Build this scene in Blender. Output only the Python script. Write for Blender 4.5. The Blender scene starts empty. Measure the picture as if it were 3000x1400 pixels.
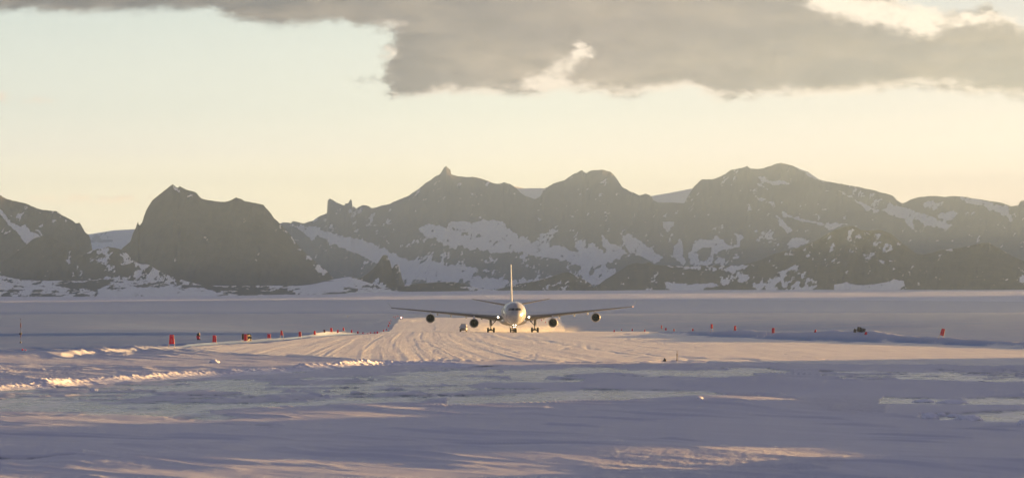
import bpy, bmesh, math, random
import numpy as np
from mathutils import Vector, Matrix

# ------------------------------------------------------------------ scene, camera, sky, sun
scene = bpy.context.scene
ROOT = scene.collection
R = math.radians
A = 1.02e-4          # radians per photo pixel (3000 px wide)
HOR = 876.0          # horizon row of the photo
CAMZ = 8.0           # eye height above the runway

scene.render.engine = 'CYCLES'
scene.cycles.use_denoising = True
scene.cycles.max_bounces = 5
scene.cycles.diffuse_bounces = 2
scene.cycles.glossy_bounces = 3
scene.cycles.transmission_bounces = 2
scene.cycles.transparent_max_bounces = 8
scene.cycles.volume_bounces = 0
scene.cycles.sample_clamp_indirect = 6.0
scene.view_settings.view_transform = 'Standard'
scene.view_settings.look = 'None'
scene.view_settings.gamma = 1.0
scene.view_settings.use_curve_mapping = False
EXPOSURE = 2.75
scene.view_settings.exposure = EXPOSURE
GAIN = 2.0 ** EXPOSURE

cam_data = bpy.data.cameras.new('camera')
cam_data.sensor_width = 36.0
cam_data.lens = 36.0 / (3000 * A)
cam_data.shift_y = (HOR - 700.0) / 3000.0
cam_data.clip_start = 0.5
cam_data.clip_end = 80000.0
cam_data.dof.use_dof = True
cam_data.dof.focus_distance = 800.0
cam_data.dof.aperture_fstop = 1.2
cam = bpy.data.objects.new('camera', cam_data)
cam.location = (0, 0, CAMZ)
cam.rotation_euler = (R(90), 0, 0)
ROOT.objects.link(cam)
scene.camera = cam

SUN_EL = 2.3
SUN_AZ = 60.0        # degrees to the right of the view direction (+Y)
sun_data = bpy.data.lights.new('sun', 'SUN')
sun_data.energy = 5.0
sun_data.color = (1.0, 0.56, 0.18)
sun_data.angle = R(0.5)
sun = bpy.data.objects.new('sun', sun_data)
sd = Vector((math.sin(R(SUN_AZ)) * math.cos(R(SUN_EL)), math.cos(R(SUN_AZ)) * math.cos(R(SUN_EL)), math.sin(R(SUN_EL))))
sun.rotation_euler = sd.to_track_quat('Z', 'Y').to_euler()
sun.location = (200, 200, 100)
ROOT.objects.link(sun)


# ---- node helper
class NT:
    def __init__(self, tree):
        self.t = tree
        self.n = tree.nodes
        self.l = tree.links

    def new(self, typ, **kw):
        nd = self.n.new(typ)
        for k, v in kw.items():
            setattr(nd, k, v)
        return nd

    def put(self, sock, v):
        if isinstance(v, bpy.types.NodeSocket):
            self.l.new(v, sock)
        elif v is not None:
            if sock.type == 'RGBA' and len(v) == 3:
                v = (*v, 1.0)
            sock.default_value = v

    def m(self, op, a, b=None, c=None, clamp=False):
        nd = self.new('ShaderNodeMath', operation=op)
        nd.use_clamp = clamp
        self.put(nd.inputs[0], a)
        if b is not None:
            self.put(nd.inputs[1], b)
        if c is not None:
            self.put(nd.inputs[2], c)
        return nd.outputs[0]

    def add(self, a, b): return self.m('ADD', a, b)
    def sub(self, a, b): return self.m('SUBTRACT', a, b)
    def mul(self, a, b): return self.m('MULTIPLY', a, b)
    def div(self, a, b): return self.m('DIVIDE', a, b)

    def smooth(self, x, lo, hi):
        nd = self.new('ShaderNodeMapRange', interpolation_type='SMOOTHSTEP')
        self.put(nd.inputs[0], x)
        nd.inputs[1].default_value = lo
        nd.inputs[2].default_value = hi
        return nd.outputs[0]

    def lin(self, x, lo, hi, a=0.0, b=1.0):
        nd = self.new('ShaderNodeMapRange')
        self.put(nd.inputs[0], x)
        for i, v in enumerate((lo, hi, a, b)):
            nd.inputs[i + 1].default_value = v
        return nd.outputs[0]

    def mix(self, f, a, b):
        nd = self.new('ShaderNodeMix', data_type='RGBA')
        self.put(nd.inputs[0], f)
        self.put(nd.inputs[6], a)
        self.put(nd.inputs[7], b)
        return nd.outputs[2]

    def mixop(self, op, f, a, b):
        nd = self.new('ShaderNodeMix', data_type='RGBA', blend_type=op)
        self.put(nd.inputs[0], f)
        self.put(nd.inputs[6], a)
        self.put(nd.inputs[7], b)
        return nd.outputs[2]

    def xyz(self, x, y, z):
        nd = self.new('ShaderNodeCombineXYZ')
        for i, v in enumerate((x, y, z)):
            self.put(nd.inputs[i], v)
        return nd.outputs[0]

    def noise(self, vec, scale, detail=4.0, rough=0.55, dist=0.0):
        nd = self.new('ShaderNodeTexNoise')
        self.put(nd.inputs['Vector'], vec)
        nd.inputs['Scale'].default_value = scale
        nd.inputs['Detail'].default_value = detail
        nd.inputs['Roughness'].default_value = rough
        nd.inputs['Distortion'].default_value = dist
        return nd.outputs[0]

    def ramp(self, x, stops):
        nd = self.new('ShaderNodeValToRGB')
        cr = nd.color_ramp
        while len(cr.elements) < len(stops):
            cr.elements.new(0.5)
        for e, (p, c) in zip(cr.elements, stops):
            e.position = p
            e.color = (*c, 1.0)
        self.put(nd.inputs[0], x)
        return nd.outputs[0]

    def curve(self, x, pts):
        nd = self.new('ShaderNodeFloatCurve')
        cm = nd.mapping
        c = cm.curves[0]
        c.points[0].location = pts[0]
        c.points[1].location = pts[-1]
        for p in pts[1:-1]:
            c.points.new(*p)
        for p in c.points:
            p.handle_type = 'VECTOR'
        cm.update()
        self.put(nd.inputs['Value'], x)
        return nd.outputs[0]

    def gauss(self, px, py, cx, cy, sx, sy, rot=0.0):
        dx = self.sub(px, cx)
        dy = self.sub(py, cy)
        c, s = math.cos(rot), math.sin(rot)
        u = self.div(self.add(self.mul(dx, c), self.mul(dy, s)), sx)
        v = self.div(self.sub(self.mul(dy, c), self.mul(dx, s)), sy)
        q = self.add(self.mul(u, u), self.mul(v, v))
        return self.m('POWER', 2.71828, self.mul(q, -1.0))


def build_world():
    w = bpy.data.worlds.new('World')
    scene.world = w
    w.use_nodes = True
    t = NT(w.node_tree)
    t.n.clear()
    out = t.new('ShaderNodeOutputWorld')
    bg = t.new('ShaderNodeBackground')
    tc = t.new('ShaderNodeTexCoord')
    sep = t.new('ShaderNodeSeparateXYZ')
    t.l.new(tc.outputs['Generated'], sep.inputs[0])
    X, Y, Z = sep.outputs
    el = t.m('ARCSINE', Z)
    az = t.m('ARCTAN2', X, Y)
    # azimuth and elevation in units of one photo pixel (0.0058 degrees)
    px = t.add(t.div(az, A), 1500.0)
    py = t.sub(HOR, t.div(el, A))
    # clear sky: physical sky for the dome, warm bright band above the horizon on the sunward side
    sky = t.new('ShaderNodeTexSky', sky_type='NISHITA')
    sky.sun_disc = False
    sky.sun_elevation = R(SUN_EL)
    sky.sun_rotation = R(SUN_AZ)
    sky.altitude = 1100.0
    sky.air_density = 1.0
    sky.dust_density = 1.0
    sky.ozone_density = 1.5
    elf = t.m('MAXIMUM', el, 0.0)
    band = t.ramp(t.div(elf, 1.6), [
        (0, (3.05, 2.52, 1.62)), (0.0176, (2.70, 2.30, 1.50)), (0.0214, (2.36, 2.06, 1.40)), (0.027, (1.74, 1.58, 1.24)), (0.034, (1.32, 1.30, 1.08)),
        (0.056, (0.872, 0.958, 0.882)), (0.11, (0.545, 0.627, 0.673)), (0.22, (0.250, 0.260, 0.350)),
        (0.5, (0.135, 0.147, 0.225)), (1, (0.112, 0.124, 0.210))])
    back = t.ramp(t.div(elf, 1.6), [
        (0.0, (0.17, 0.175, 0.23)), (0.08, (0.25, 0.25, 0.33)), (0.16, (0.31, 0.315, 0.40)), (0.3, (0.26, 0.27, 0.35)), (1.0, (0.07, 0.08, 0.145))])
    rel = t.m('COSINE', t.sub(az, R(28)))
    front = t.smooth(rel, -0.25, 0.72)
    clear = t.mix(front, back, band)
    # the far left is a little dimmer and greener than the sunward right
    lft = t.lin(px, -400, 1700, 0.93, 1.0)
    clear = t.mixop('MULTIPLY', 1.0, clear, t.xyz(lft, t.m('POWER', lft, 0.55), t.m('POWER', lft, 0.4)))
    rgt = t.lin(px, 1500, 3100, 0.0, 1.0)
    clear = t.mixop('MULTIPLY', 1.0, clear, t.xyz(t.sub(1.0, t.mul(rgt, 0.14)), t.sub(1.0, t.mul(rgt, 0.21)), t.sub(1.0, t.mul(rgt, 0.14))))
    clear = t.mixop('ADD', 1.0, clear, t.mixop('MULTIPLY', 1.0, sky.outputs[0], (0.004, 0.004, 0.004)))

    # ---- cloud deck
    pv = t.xyz(t.div(px, 100.0), t.div(py, 55.0), 0.0)
    n1 = t.noise(pv, 1.1, 7.0, 0.60)
    n2 = t.noise(t.xyz(t.div(px, 100.0), t.div(py, 60.0), 7.3), 2.4, 6.0, 0.62)
    n3 = t.noise(t.xyz(t.div(px, 260.0), t.div(py, 70.0), 3.1), 1.0, 5.0, 0.55)
    n4 = t.noise(t.xyz(t.div(px, 34.0), t.div(py, 20.0), 1.7), 1.0, 6.0, 0.65)
    pxd = t.add(px, t.mul(t.sub(n2, 0.5), 120.0))
    pyd = t.add(t.add(py, t.mul(t.sub(n1, 0.5), 58.0)), t.mul(t.sub(n4, 0.5), 26.0))

    def edge(pts):
        x = t.m('DIVIDE', t.add(pxd, 300.0), 3600.0, clamp=True)
        q = [((p + 300) / 3600.0, (v + 100) / 500.0) for p, v in pts]
        return t.sub(t.mul(t.curve(x, q), 500.0), 100.0)
    low = edge([(-300, 52), (0, 51), (87, 42), (245, 50), (349, 45), (495, 42), (611, 36), (670, 52), (728, 70), (803, 87), (908, 82),
                (1001, 70), (1048, 82), (1112, 93), (1180, 99), (3300, 112)])
    low2 = edge([(-300, 286), (1164, 286), (1199, 294), (1281, 285), (1426, 276),
                (1540, 284), (1675, 268), (1733, 276), (1849, 289), (1908, 280), (2012, 258), (2041, 268), (2082, 292), (2129, 303), (2228, 287),
                (2344, 291), (2490, 284), (2600, 276), (2665, 268), (2781, 272), (2868, 290), (2927, 290), (3000, 305), (3300, 320)])
    top = edge([(-300, -100), (2380, -100), (2480, -50), (2606, 0), (2694, 32), (2769, 44), (2830, 36), (2897, 24), (2938, 60), (3000, 92), (3300, 130)])
    # left flank of the lower, thicker lobe
    lf = t.curve(t.m('DIVIDE', pyd, 400.0, clamp=True), [(0.0, 0.62), (0.22, 0.60), (0.31, 0.60), (0.40, 0.545), (0.48, 0.50), (0.58, 0.475), (0.655, 0.55), (0.715, 0.62), (1.0, 0.8)])
    left = t.add(t.mul(lf, 250.0), 992.0)
    lobe = t.m('MINIMUM', t.div(t.sub(low2, pyd), 26.0), t.div(t.sub(pxd, left), 34.0))
    d1 = t.m('MAXIMUM', t.div(t.sub(low, pyd), 26.0), lobe)
    topd = t.mul(t.smooth(px, 2300, 2500), t.sub(1.0, t.smooth(py, -60, -260)))
    d2 = t.add(t.div(t.sub(pyd, top), 22.0), t.mul(t.sub(1.0, topd), 30.0))
    dd = t.m('MINIMUM', d1, d2)
    left_soft = t.smooth(dd, -0.5, 0.95)
    fade_up = t.sub(1.0, t.smooth(el, 0.35, 1.0))
    front2 = t.smooth(rel, -0.2, 0.3)
    mask = t.mul(t.mul(left_soft, t.m('MAXIMUM', fade_up, 0.55)), front2)
    body = t.ramp(t.lin(px, 0, 3000), [
        (0.0, (0.150, 0.145, 0.150)), (0.25, (0.128, 0.132, 0.152)), (0.42, (0.27, 0.242, 0.235)),
        (0.60, (0.36, 0.305, 0.285)), (0.80, (0.325, 0.295, 0.285)), (1.0, (0.335, 0.315, 0.305))])
    # warmer towards its lower, thinner part; cooler streaks
    warm = t.mul(t.smooth(n3, 0.38, 0.70), 0.42)
    body = t.mix(warm, body, (0.66, 0.53, 0.40))
    body = t.mixop('MULTIPLY', 1.0, body, t.xyz(*[t.add(t.lin(n1, 0.25, 0.75, 0.84, 1.10), t.lin(n4, 0.25, 0.75, -0.05, 0.07))] * 3))
    up = t.smooth(el, 0.10, 0.5)
    body = t.mix(up, body, (0.19, 0.195, 0.28))
    # sunlit thin edges
    rim_az = t.smooth(px, 1060, 1250)
    rim = t.mul(t.sub(1.0, t.smooth(dd, 0.10, 1.7)), rim_az)
    rim = t.mul(rim, t.smooth(t.add(n3, t.mul(t.sub(n4, 0.5), 0.35)), 0.34, 0.56))
    pyn = t.add(py, t.mul(t.sub(n2, 0.5), 60.0))
    pxn = t.add(px, t.mul(t.sub(n1, 0.5), 130.0))
    g = None
    for a in [(1705, 152, 32, 26, -0.9, 1.0), (1630, 210, 85, 44, -0.5, 0.72), (1590, 255, 110, 22, 0.0, 0.75), (2560, 40, 190, 48, 0.12, 1.05), (2700, 90, 60, 36, 0.0, 0.8),
              (2870, 62, 110, 26, 0.0, 0.8), (1135, 160, 30, 22, -0.8, 0.8), (1150, 280, 34, 16, 0.0, 0.7), (2420, 10, 60, 22, 0.0, 0.6),
              (2780, 268, 150, 22, 0.0, 0.6)]:
        q = t.mul(t.gauss(pxn, pyn, *a[:5]), a[5])
        g = q if g is None else t.add(g, q)
    glow = t.mul(t.gauss(px, py, 1600, 225, 210, 75), 0.55)
    body = t.mix(t.mul(glow, t.smooth(n1, 0.3, 0.65)), body, (0.80, 0.62, 0.46))
    bright = t.m('MAXIMUM', rim, t.smooth(t.mul(g, t.lin(n4, 0.25, 0.75, 0.55, 1.35)), 0.20, 0.95))
    bright = t.mul(bright, t.sub(1.0, t.smooth(el, 0.10, 0.2)))
    body = t.mix(t.mul(bright, 0.93), body, (1.42, 1.20, 0.97))
    mask = t.m('MAXIMUM', mask, t.mul(t.smooth(t.mul(g, t.lin(n4, 0.25, 0.75, 0.5, 1.4)), 0.30, 0.9), t.sub(1.0, t.smooth(el, 0.10, 0.2))))
    col = t.mix(mask, clear, body)

    # small wisps
    def wisp(base, cx, cy, sx, sy, c, k):
        q = t.mul(t.gauss(pxn, pyn, cx, cy, sx, sy), t.smooth(n2, 0.30, 0.62))
        return t.mix(t.mul(t.smooth(q, 0.12, 0.75), k), base, c)
    col = wisp(col, 270, 589, 190, 12, (2.75, 2.05, 1.30), 0.7)
    col = wisp(col, 330, 582, 120, 6, (1.9, 1.45, 1.0), 0.5)
    col = wisp(col, 0, 300, 34, 22, (1.35, 1.12, 0.88), 0.9)
    col = wisp(col, 115, 303, 62, 9, (1.32, 1.10, 0.87), 0.7)
    col = wisp(col, 1065, 238, 45, 14, (0.62, 0.62, 0.55), 0.5)
    # below the horizon
    col = t.mix(t.smooth(el, 0.0, -0.03), col, (0.22, 0.20, 0.22))
    t.put(bg.inputs[0], col)
    bg.inputs[1].default_value = 1.0 / GAIN
    t.l.new(bg.outputs[0], out.inputs[0])


build_world()


# ------------------------------------------------------------------ helpers
def tag(o, label=None, cat=None, group=None, kind=None):
    if label: o['label'] = label
    if cat: o['category'] = cat
    if group: o['group'] = group
    if kind: o['kind'] = kind
    return o


def empty(name, loc, rot=(0, 0, 0)):
    o = bpy.data.objects.new(name, None)
    o.empty_display_size = 0.5
    ROOT.objects.link(o)
    o.location = loc
    o.rotation_euler = rot
    return o


def mat_new(name):
    m = bpy.data.materials.new(name)
    m.use_nodes = True
    t = NT(m.node_tree)
    bsdf = t.n['Principled BSDF']
    return m, t, bsdf


def simple_mat(name, col, rough=0.5, metal=0.0, var=0.12, scale=3.0, emit=None, bump=0.0, coat=0.0):
    m, t, b = mat_new(name)
    tc = t.new('ShaderNodeTexCoord')
    n = t.noise(tc.outputs['Object'], scale, 5.0)
    k = t.lin(n, 0.3, 0.7, 1 - var, 1 + var)
    t.put(b.inputs['Base Color'], t.mixop('MULTIPLY', 1.0, (*col, 1), t.xyz(k, k, k)))
    t.put(b.inputs['Roughness'], t.m('MULTIPLY', t.lin(n, 0.3, 0.7, 0.85, 1.15), rough, clamp=True))
    b.inputs['Metallic'].default_value = metal
    b.inputs['Coat Weight'].default_value = coat
    b.inputs['Coat Roughness'].default_value = 0.08
    if emit:
        b.inputs['Emission Color'].default_value = (*emit[0], 1)
        b.inputs['Emission Strength'].default_value = emit[1]
    if bump:
        bn = t.new('ShaderNodeBump')
        bn.inputs['Strength'].default_value = bump
        bn.inputs['Distance'].default_value = 0.05
        t.l.new(n, bn.inputs['Height'])
        t.l.new(bn.outputs[0], b.inputs['Normal'])
    return m


class MB:
    """collects shapes into one mesh"""

    def __init__(self):
        self.v = []
        self.f = []

    def add(self, vs, fs):
        o = len(self.v)
        self.v += [tuple(p) for p in vs]
        self.f += [tuple(i + o for i in f) for f in fs]
        return self

    def box(self, c, s, rot=None, taper=1.0):
        hx, hy, hz = s[0] / 2, s[1] / 2, s[2] / 2
        vs = []
        for z in (-1, 1):
            k = taper if z > 0 else 1.0
            for x, y in ((-1, -1), (1, -1), (1, 1), (-1, 1)):
                p = Vector((x * hx * k, y * hy * k, z * hz))
                if rot is not None:
                    p = rot @ p
                vs.append(p + Vector(c))
        return self.add(vs, [(3, 2, 1, 0), (4, 5, 6, 7), (0, 1, 5, 4), (1, 2, 6, 5), (2, 3, 7, 6), (3, 0, 4, 7)])

    def hexa(self, pts):
        return self.add(pts, [(3, 2, 1, 0), (4, 5, 6, 7), (0, 1, 5, 4), (1, 2, 6, 5), (2, 3, 7, 6), (3, 0, 4, 7)])

    def tube(self, p0, p1, r0, r1=None, n=12, cap=True):
        r1 = r0 if r1 is None else r1
        p0, p1 = Vector(p0), Vector(p1)
        q = (p1 - p0).to_track_quat('Z', 'Y')
        vs = []
        for p, r in ((p0, r0), (p1, r1)):
            for i in range(n):
                a = 2 * math.pi * i / n
                vs.append(p + q @ Vector((math.cos(a) * r, math.sin(a) * r, 0)))
        fs = [(i, (i + 1) % n, n + (i + 1) % n, n + i) for i in range(n)]
        if cap:
            fs += [tuple(range(n - 1, -1, -1)), tuple(range(n, 2 * n))]
        return self.add(vs, fs)

    def lathe(self, prof, origin, axis='Y', n=32, sx=1.0, sz=1.0):
        """prof: list of (along, radius)"""
        o = Vector(origin)
        vs = []
        for a, r in prof:
            for i in range(n):
                th = 2 * math.pi * i / n
                c, s = math.cos(th) * r * sx, math.sin(th) * r * sz
                if axis == 'Y': p = Vector((c, a, s))
                elif axis == 'X': p = Vector((a, c, s))
                else: p = Vector((c, s, a))
                vs.append(o + p)
        fs = []
        for k in range(len(prof) - 1):
            for i in range(n):
                j = (i + 1) % n
                fs.append((k * n + i, k * n + j, (k + 1) * n + j, (k + 1) * n + i))
        return self.add(vs, fs)

    def loft(self, rings, cap=True):
        n = len(rings[0])
        vs = [p for r in rings for p in r]
        fs = []
        for k in range(len(rings) - 1):
            for i in range(n):
                j = (i + 1) % n
                fs.append((k * n + i, k * n + j, (k + 1) * n + j, (k + 1) * n + i))
        if cap:
            fs.append(tuple(range(n - 1, -1, -1)))
            fs.append(tuple(range((len(rings) - 1) * n, len(rings) * n)))
        return self.add(vs, fs)

    def build(self, name, mat, parent=None, smooth=True, bevel=0.0, fix=True, angle=40):
        me = bpy.data.meshes.new(name)
        me.from_pydata([tuple(p) for p in self.v], [], self.f)
        if fix:
            bm = bmesh.new()
            bm.from_mesh(me)
            bmesh.ops.remove_doubles(bm, verts=bm.verts, dist=1e-5)
            bmesh.ops.recalc_face_normals(bm, faces=bm.faces)
            if bevel > 0:
                es = [e for e in bm.edges if len(e.link_faces) == 2 and e.calc_face_angle(0) > 0.6]
                bmesh.ops.bevel(bm, geom=es, offset=bevel, segments=2, affect='EDGES', profile=0.6)
            if smooth:
                for f in bm.faces:
                    f.smooth = True
                for e in bm.edges:
                    if len(e.link_faces) == 2 and e.calc_face_angle(0) > R(angle):
                        e.smooth = False
            bm.to_mesh(me)
            bm.free()
        me.materials.append(mat)
        o = bpy.data.objects.new(name, me)
        ROOT.objects.link(o)
        if parent:
            o.parent = parent
        return o


# ---- noise (numpy)
def _hash(ix, iy, seed):
    h = (ix.astype(np.int64) * 374761393 + iy.astype(np.int64) * 668265263 + seed * 982451653) & 0xFFFFFFFF
    h = ((h ^ (h >> 13)) * 1274126177) & 0xFFFFFFFF
    return ((h ^ (h >> 16)) & 0xFFFF).astype(np.float32) / 65535.0


def vnoise(x, y, seed=0):
    x = np.asarray(x, dtype=np.float64)
    y = np.asarray(y, dtype=np.float64)
    ix = np.floor(x)
    iy = np.floor(y)
    fx = (x - ix).astype(np.float32)
    fy = (y - iy).astype(np.float32)
    fx = fx * fx * fx * (fx * (fx * 6 - 15) + 10)
    fy = fy * fy * fy * (fy * (fy * 6 - 15) + 10)
    a = _hash(ix, iy, seed)
    b = _hash(ix + 1, iy, seed)
    c = _hash(ix, iy + 1, seed)
    d = _hash(ix + 1, iy + 1, seed)
    return (a + (b - a) * fx) + ((c + (d - c) * fx) - (a + (b - a) * fx)) * fy


def fbm(x, y, octv=4, gain=0.5, seed=0):
    s, amp, tot = 0.0, 1.0, 0.0
    for k in range(octv):
        c, q = math.cos(k * 0.7), math.sin(k * 0.7)
        f = 2.03 ** k
        s = s + amp * vnoise((x * c - y * q) * f, (x * q + y * c) * f, seed + k * 17)
        tot += amp
        amp *= gain
    return s / tot


def fbm_s(x, y, octv=4, gain=0.5, seed=0):
    """fbm without octave rotation (keeps stretched features stretched)"""
    s, amp, tot = 0.0, 1.0, 0.0
    for k in range(octv):
        f = 2.03 ** k
        s = s + amp * vnoise(x * f, y * f, seed + k * 17)
        tot += amp
        amp *= gain
    return s / tot


def ridged(x, y, octv=4, gain=0.55, seed=0):
    s, amp, tot = 0.0, 1.0, 0.0
    for k in range(octv):
        f = 2.1 ** k
        n = 1.0 - np.abs(2 * vnoise(x * f, y * f, seed + k * 13) - 1.0)
        s = s + amp * n * n
        tot += amp
        amp *= gain
    return s / tot


def sstep(x, a, b):
    t = np.clip((x - a) / (b - a), 0, 1)
    return t * t * (3 - 2 * t)


def poly_sd(px, py, poly):
    """signed distance in px, positive inside"""
    poly = np.asarray(poly, dtype=np.float32)
    d2 = np.full(px.shape, 1e12, dtype=np.float32)
    inside = np.zeros(px.shape, dtype=bool)
    n = len(poly)
    for i in range(n):
        x0, y0 = poly[i]
        x1, y1 = poly[(i + 1) % n]
        ex, ey = x1 - x0, y1 - y0
        L = ex * ex + ey * ey + 1e-9
        t = np.clip(((px - x0) * ex + (py - y0) * ey) / L, 0, 1)
        dx = px - (x0 + t * ex)
        dy = py - (y0 + t * ey)
        d2 = np.minimum(d2, dx * dx + dy * dy)
        c = ((y0 <= py) & (y1 > py)) | ((y1 <= py) & (y0 > py))
        if ey != 0:
            xi = x0 + (py - y0) / ey * ex
            inside ^= c & (px < xi)
    d = np.sqrt(d2)
    return np.where(inside, d, -d)


def grid_mesh(name, P, mat, attrs=None, keep=None, kind='structure', flip=False):
    """P: (rows, cols, 3) array -> mesh object; keep: (rows-1, cols-1) bool mask of faces"""
    r, c = P.shape[:2]
    idx = np.arange(r * c).reshape(r, c)
    q = np.stack([idx[:-1, :-1], idx[:-1, 1:], idx[1:, 1:], idx[1:, :-1]], axis=-1)
    if flip:
        q = q[..., ::-1]
    q = q[keep] if keep is not None else q.reshape(-1, 4)
    V = P.reshape(-1, 3)
    at = {k: a.reshape(-1) for k, a in (attrs or {}).items()}
    if keep is not None:
        used = np.zeros(r * c, dtype=bool)
        used[q.ravel()] = True
        remap = np.cumsum(used) - 1
        V = V[used]
        at = {k: a[used] for k, a in at.items()}
        q = remap[q]
    me = bpy.data.meshes.new(name)
    nf = len(q)
    me.vertices.add(len(V))
    me.vertices.foreach_set('co', V.astype(np.float32).ravel())
    me.loops.add(nf * 4)
    me.loops.foreach_set('vertex_index', q.astype(np.int32).ravel())
    me.polygons.add(nf)
    me.polygons.foreach_set('loop_start', np.arange(0, nf * 4, 4, dtype=np.int32))
    me.polygons.foreach_set('use_smooth', np.ones(nf, dtype=bool))
    for k, a in at.items():
        la = me.attributes.new(k, 'FLOAT', 'POINT')
        la.data.foreach_set('value', a.astype(np.float32))
    me.update(calc_edges=True)
    me.materials.append(mat)
    o = bpy.data.objects.new(name, me)
    ROOT.objects.link(o)
    if kind:
        o['kind'] = kind
    return o


def world_at(px, py, d):
    return np.array([(px - 1500) * A * d, d, CAMZ + (HOR - py) * A * d])


# ------------------------------------------------------------------ materials of the setting
def snow_material(name, fine=1.0, use_ice=True, alb=0.80, tint=(1.0, 1.0, 1.10)):
    m, t, b = mat_new(name)
    tc = t.new('ShaderNodeTexCoord')
    P = tc.outputs['Object']
    sep = t.new('ShaderNodeSeparateXYZ')
    t.l.new(P, sep.inputs[0])

    def attr(n):
        a = t.new('ShaderNodeAttribute', attribute_name=n)
        return a.outputs['Fac']
    n_f = t.noise(P, 2.2, 5.0, 0.6)
    n_g = t.noise(P, 9.0, 3.0, 0.6)
    n_l = t.noise(t.xyz(t.mul(sep.outputs[0], 0.09), t.mul(sep.outputs[1], 0.02), 0.0), 1.0, 5.0, 0.6)
    snow = t.mix(n_l, tuple(alb * c for c in tint), tuple(alb * 1.07 * c for c in tint))
    n_t = t.noise(t.xyz(t.mul(sep.outputs[0], 0.75), t.mul(sep.outputs[1], 0.011), 4.0), 1.0, 4.0, 0.65)
    n_u = t.noise(t.xyz(t.mul(sep.outputs[0], 0.05), t.mul(sep.outputs[1], 0.09), 9.0), 1.0, 5.0, 0.6)
    worn = t.mul(t.m('MULTIPLY', t.add(t.lin(n_t, 0.35, 0.7, 0.0, 0.7), t.lin(n_u, 0.4, 0.7, 0.0, 0.6)), attr('track'), clamp=True), 0.42)
    snow = t.mix(worn, snow, (0.50, 0.50, 0.56))
    firn_shade_f = t.m('MULTIPLY', attr('firn_shade'), t.lin(n_l, 0.25, 0.75, 0.85, 1.1), clamp=True)
    snow = t.mix(firn_shade_f, snow, (0.215, 0.31, 0.50))  # bluish firn colour, dark enough to stand in for shade on the plain
    # bare ice
    n_i = t.noise(t.xyz(t.mul(sep.outputs[0], 0.30), t.mul(sep.outputs[1], 0.22), 0.0), 1.0, 6.0, 0.68)
    ice = t.mix(t.smooth(n_i, 0.40, 0.62), (0.12, 0.145, 0.20), (0.58, 0.575, 0.625))
    cover = t.smooth(t.add(attr('snow'), t.mul(t.sub(n_i, 0.5), 0.8)), 0.28, 0.74)
    if not use_ice:
        cover = 1.0
    t.put(b.inputs['Base Color'], t.mix(cover, ice, snow))
    rough = t.m('ADD', t.mul(cover, 0.40), t.lin(n_i, 0.3, 0.7, 0.22, 0.36))
    t.put(b.inputs['Roughness'], rough)
    t.put(b.inputs['Specular IOR Level'], t.lin(cover, 0, 1, 0.45, 0.12))
    b.inputs['IOR'].default_value = 1.31
    # fine relief
    trk = attr('track')
    h = t.add(t.mul(n_f, 0.10), t.mul(n_g, 0.030))
    hs = t.mul(h, t.mul(t.add(t.mul(trk, 1.0), 0.10), fine))
    hi = t.mul(t.noise(t.xyz(t.mul(sep.outputs[0], 1.2), t.mul(sep.outputs[1], 0.35), 0.0), 1.0, 4.0, 0.6), 0.035)
    hh = t.add(t.mul(hs, cover), t.mul(hi, t.sub(1.0, cover)))
    bn = t.new('ShaderNodeBump')
    bn.inputs['Strength'].default_value = 1.0
    bn.inputs['Distance'].default_value = 1.0
    t.l.new(hh, bn.inputs['Height'])
    t.l.new(bn.outputs[0], b.inputs['Normal'])
    return m


def rock_material(name, rock=(0.085, 0.075, 0.066), size=1.0, snowcol=(0.93, 0.94, 0.95)):
    m, t, b = mat_new(name)
    tc = t.new('ShaderNodeTexCoord')
    P = tc.outputs['Object']
    a = t.new('ShaderNodeAttribute', attribute_name='snow').outputs['Fac']
    n1 = t.noise(P, 0.035 / size, 6.0, 0.6)
    n2 = t.noise(P, 0.16 / size, 5.0, 0.65)
    rk = t.mix(t.smooth(n1, 0.3, 0.7), tuple(c * 0.72 for c in rock), tuple(c * 1.35 for c in rock))
    rk = t.mixop('MULTIPLY', 1.0, rk, t.xyz(*[t.lin(n2, 0.25, 0.75, 0.75, 1.25)] * 3))
    cov = t.smooth(t.add(a, t.mul(t.sub(n2, 0.5), 0.35)), 0.42, 0.58)
    t.put(b.inputs['Base Color'], t.mix(cov, rk, snowcol))
    b.inputs['Roughness'].default_value = 0.85
    b.inputs['Specular IOR Level'].default_value = 0.15
    bn = t.new('ShaderNodeBump')
    bn.inputs['Strength'].default_value = 0.7
    bn.inputs['Distance'].default_value = 6.0 * size
    t.put(bn.inputs['Height'], t.mul(t.add(t.mul(n1, 1.0), t.mul(n2, 0.5)), t.lin(cov, 0, 1, 1.0, 0.25)))
    t.l.new(bn.outputs[0], b.inputs['Normal'])
    return m


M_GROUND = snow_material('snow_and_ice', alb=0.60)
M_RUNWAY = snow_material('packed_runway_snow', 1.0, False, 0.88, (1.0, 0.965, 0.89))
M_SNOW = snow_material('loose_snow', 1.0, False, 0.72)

# ------------------------------------------------------------------ ground
# rows: depth from the camera, dense where the picture sees it
pys = np.concatenate([np.arange(1470, 1180, -0.5), np.arange(1180, 960, -0.5), np.arange(960, 889, -0.6)])
dr = CAMZ / ((pys - HOR) * A)
dr = np.concatenate([[15, 30, 50, 70, 90, 105, 120], dr, np.arange(dr[-1] + 90, 4900, 45)])
cols = np.concatenate([np.linspace(-4400, -800, 30), np.linspace(-740, -130, 60), np.arange(-120, 3120, 3.0), np.linspace(3130, 3740, 60), np.linspace(3800, 7400, 30)])
PX, D = np.meshgrid(cols, dr)
PX = PX.astype(np.float32)
D = D.astype(np.float32)
GX = (PX - 1500) * A * D
GY = D
PYF = HOR + CAMZ / (A * D)       # row a flat ground would have

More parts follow.
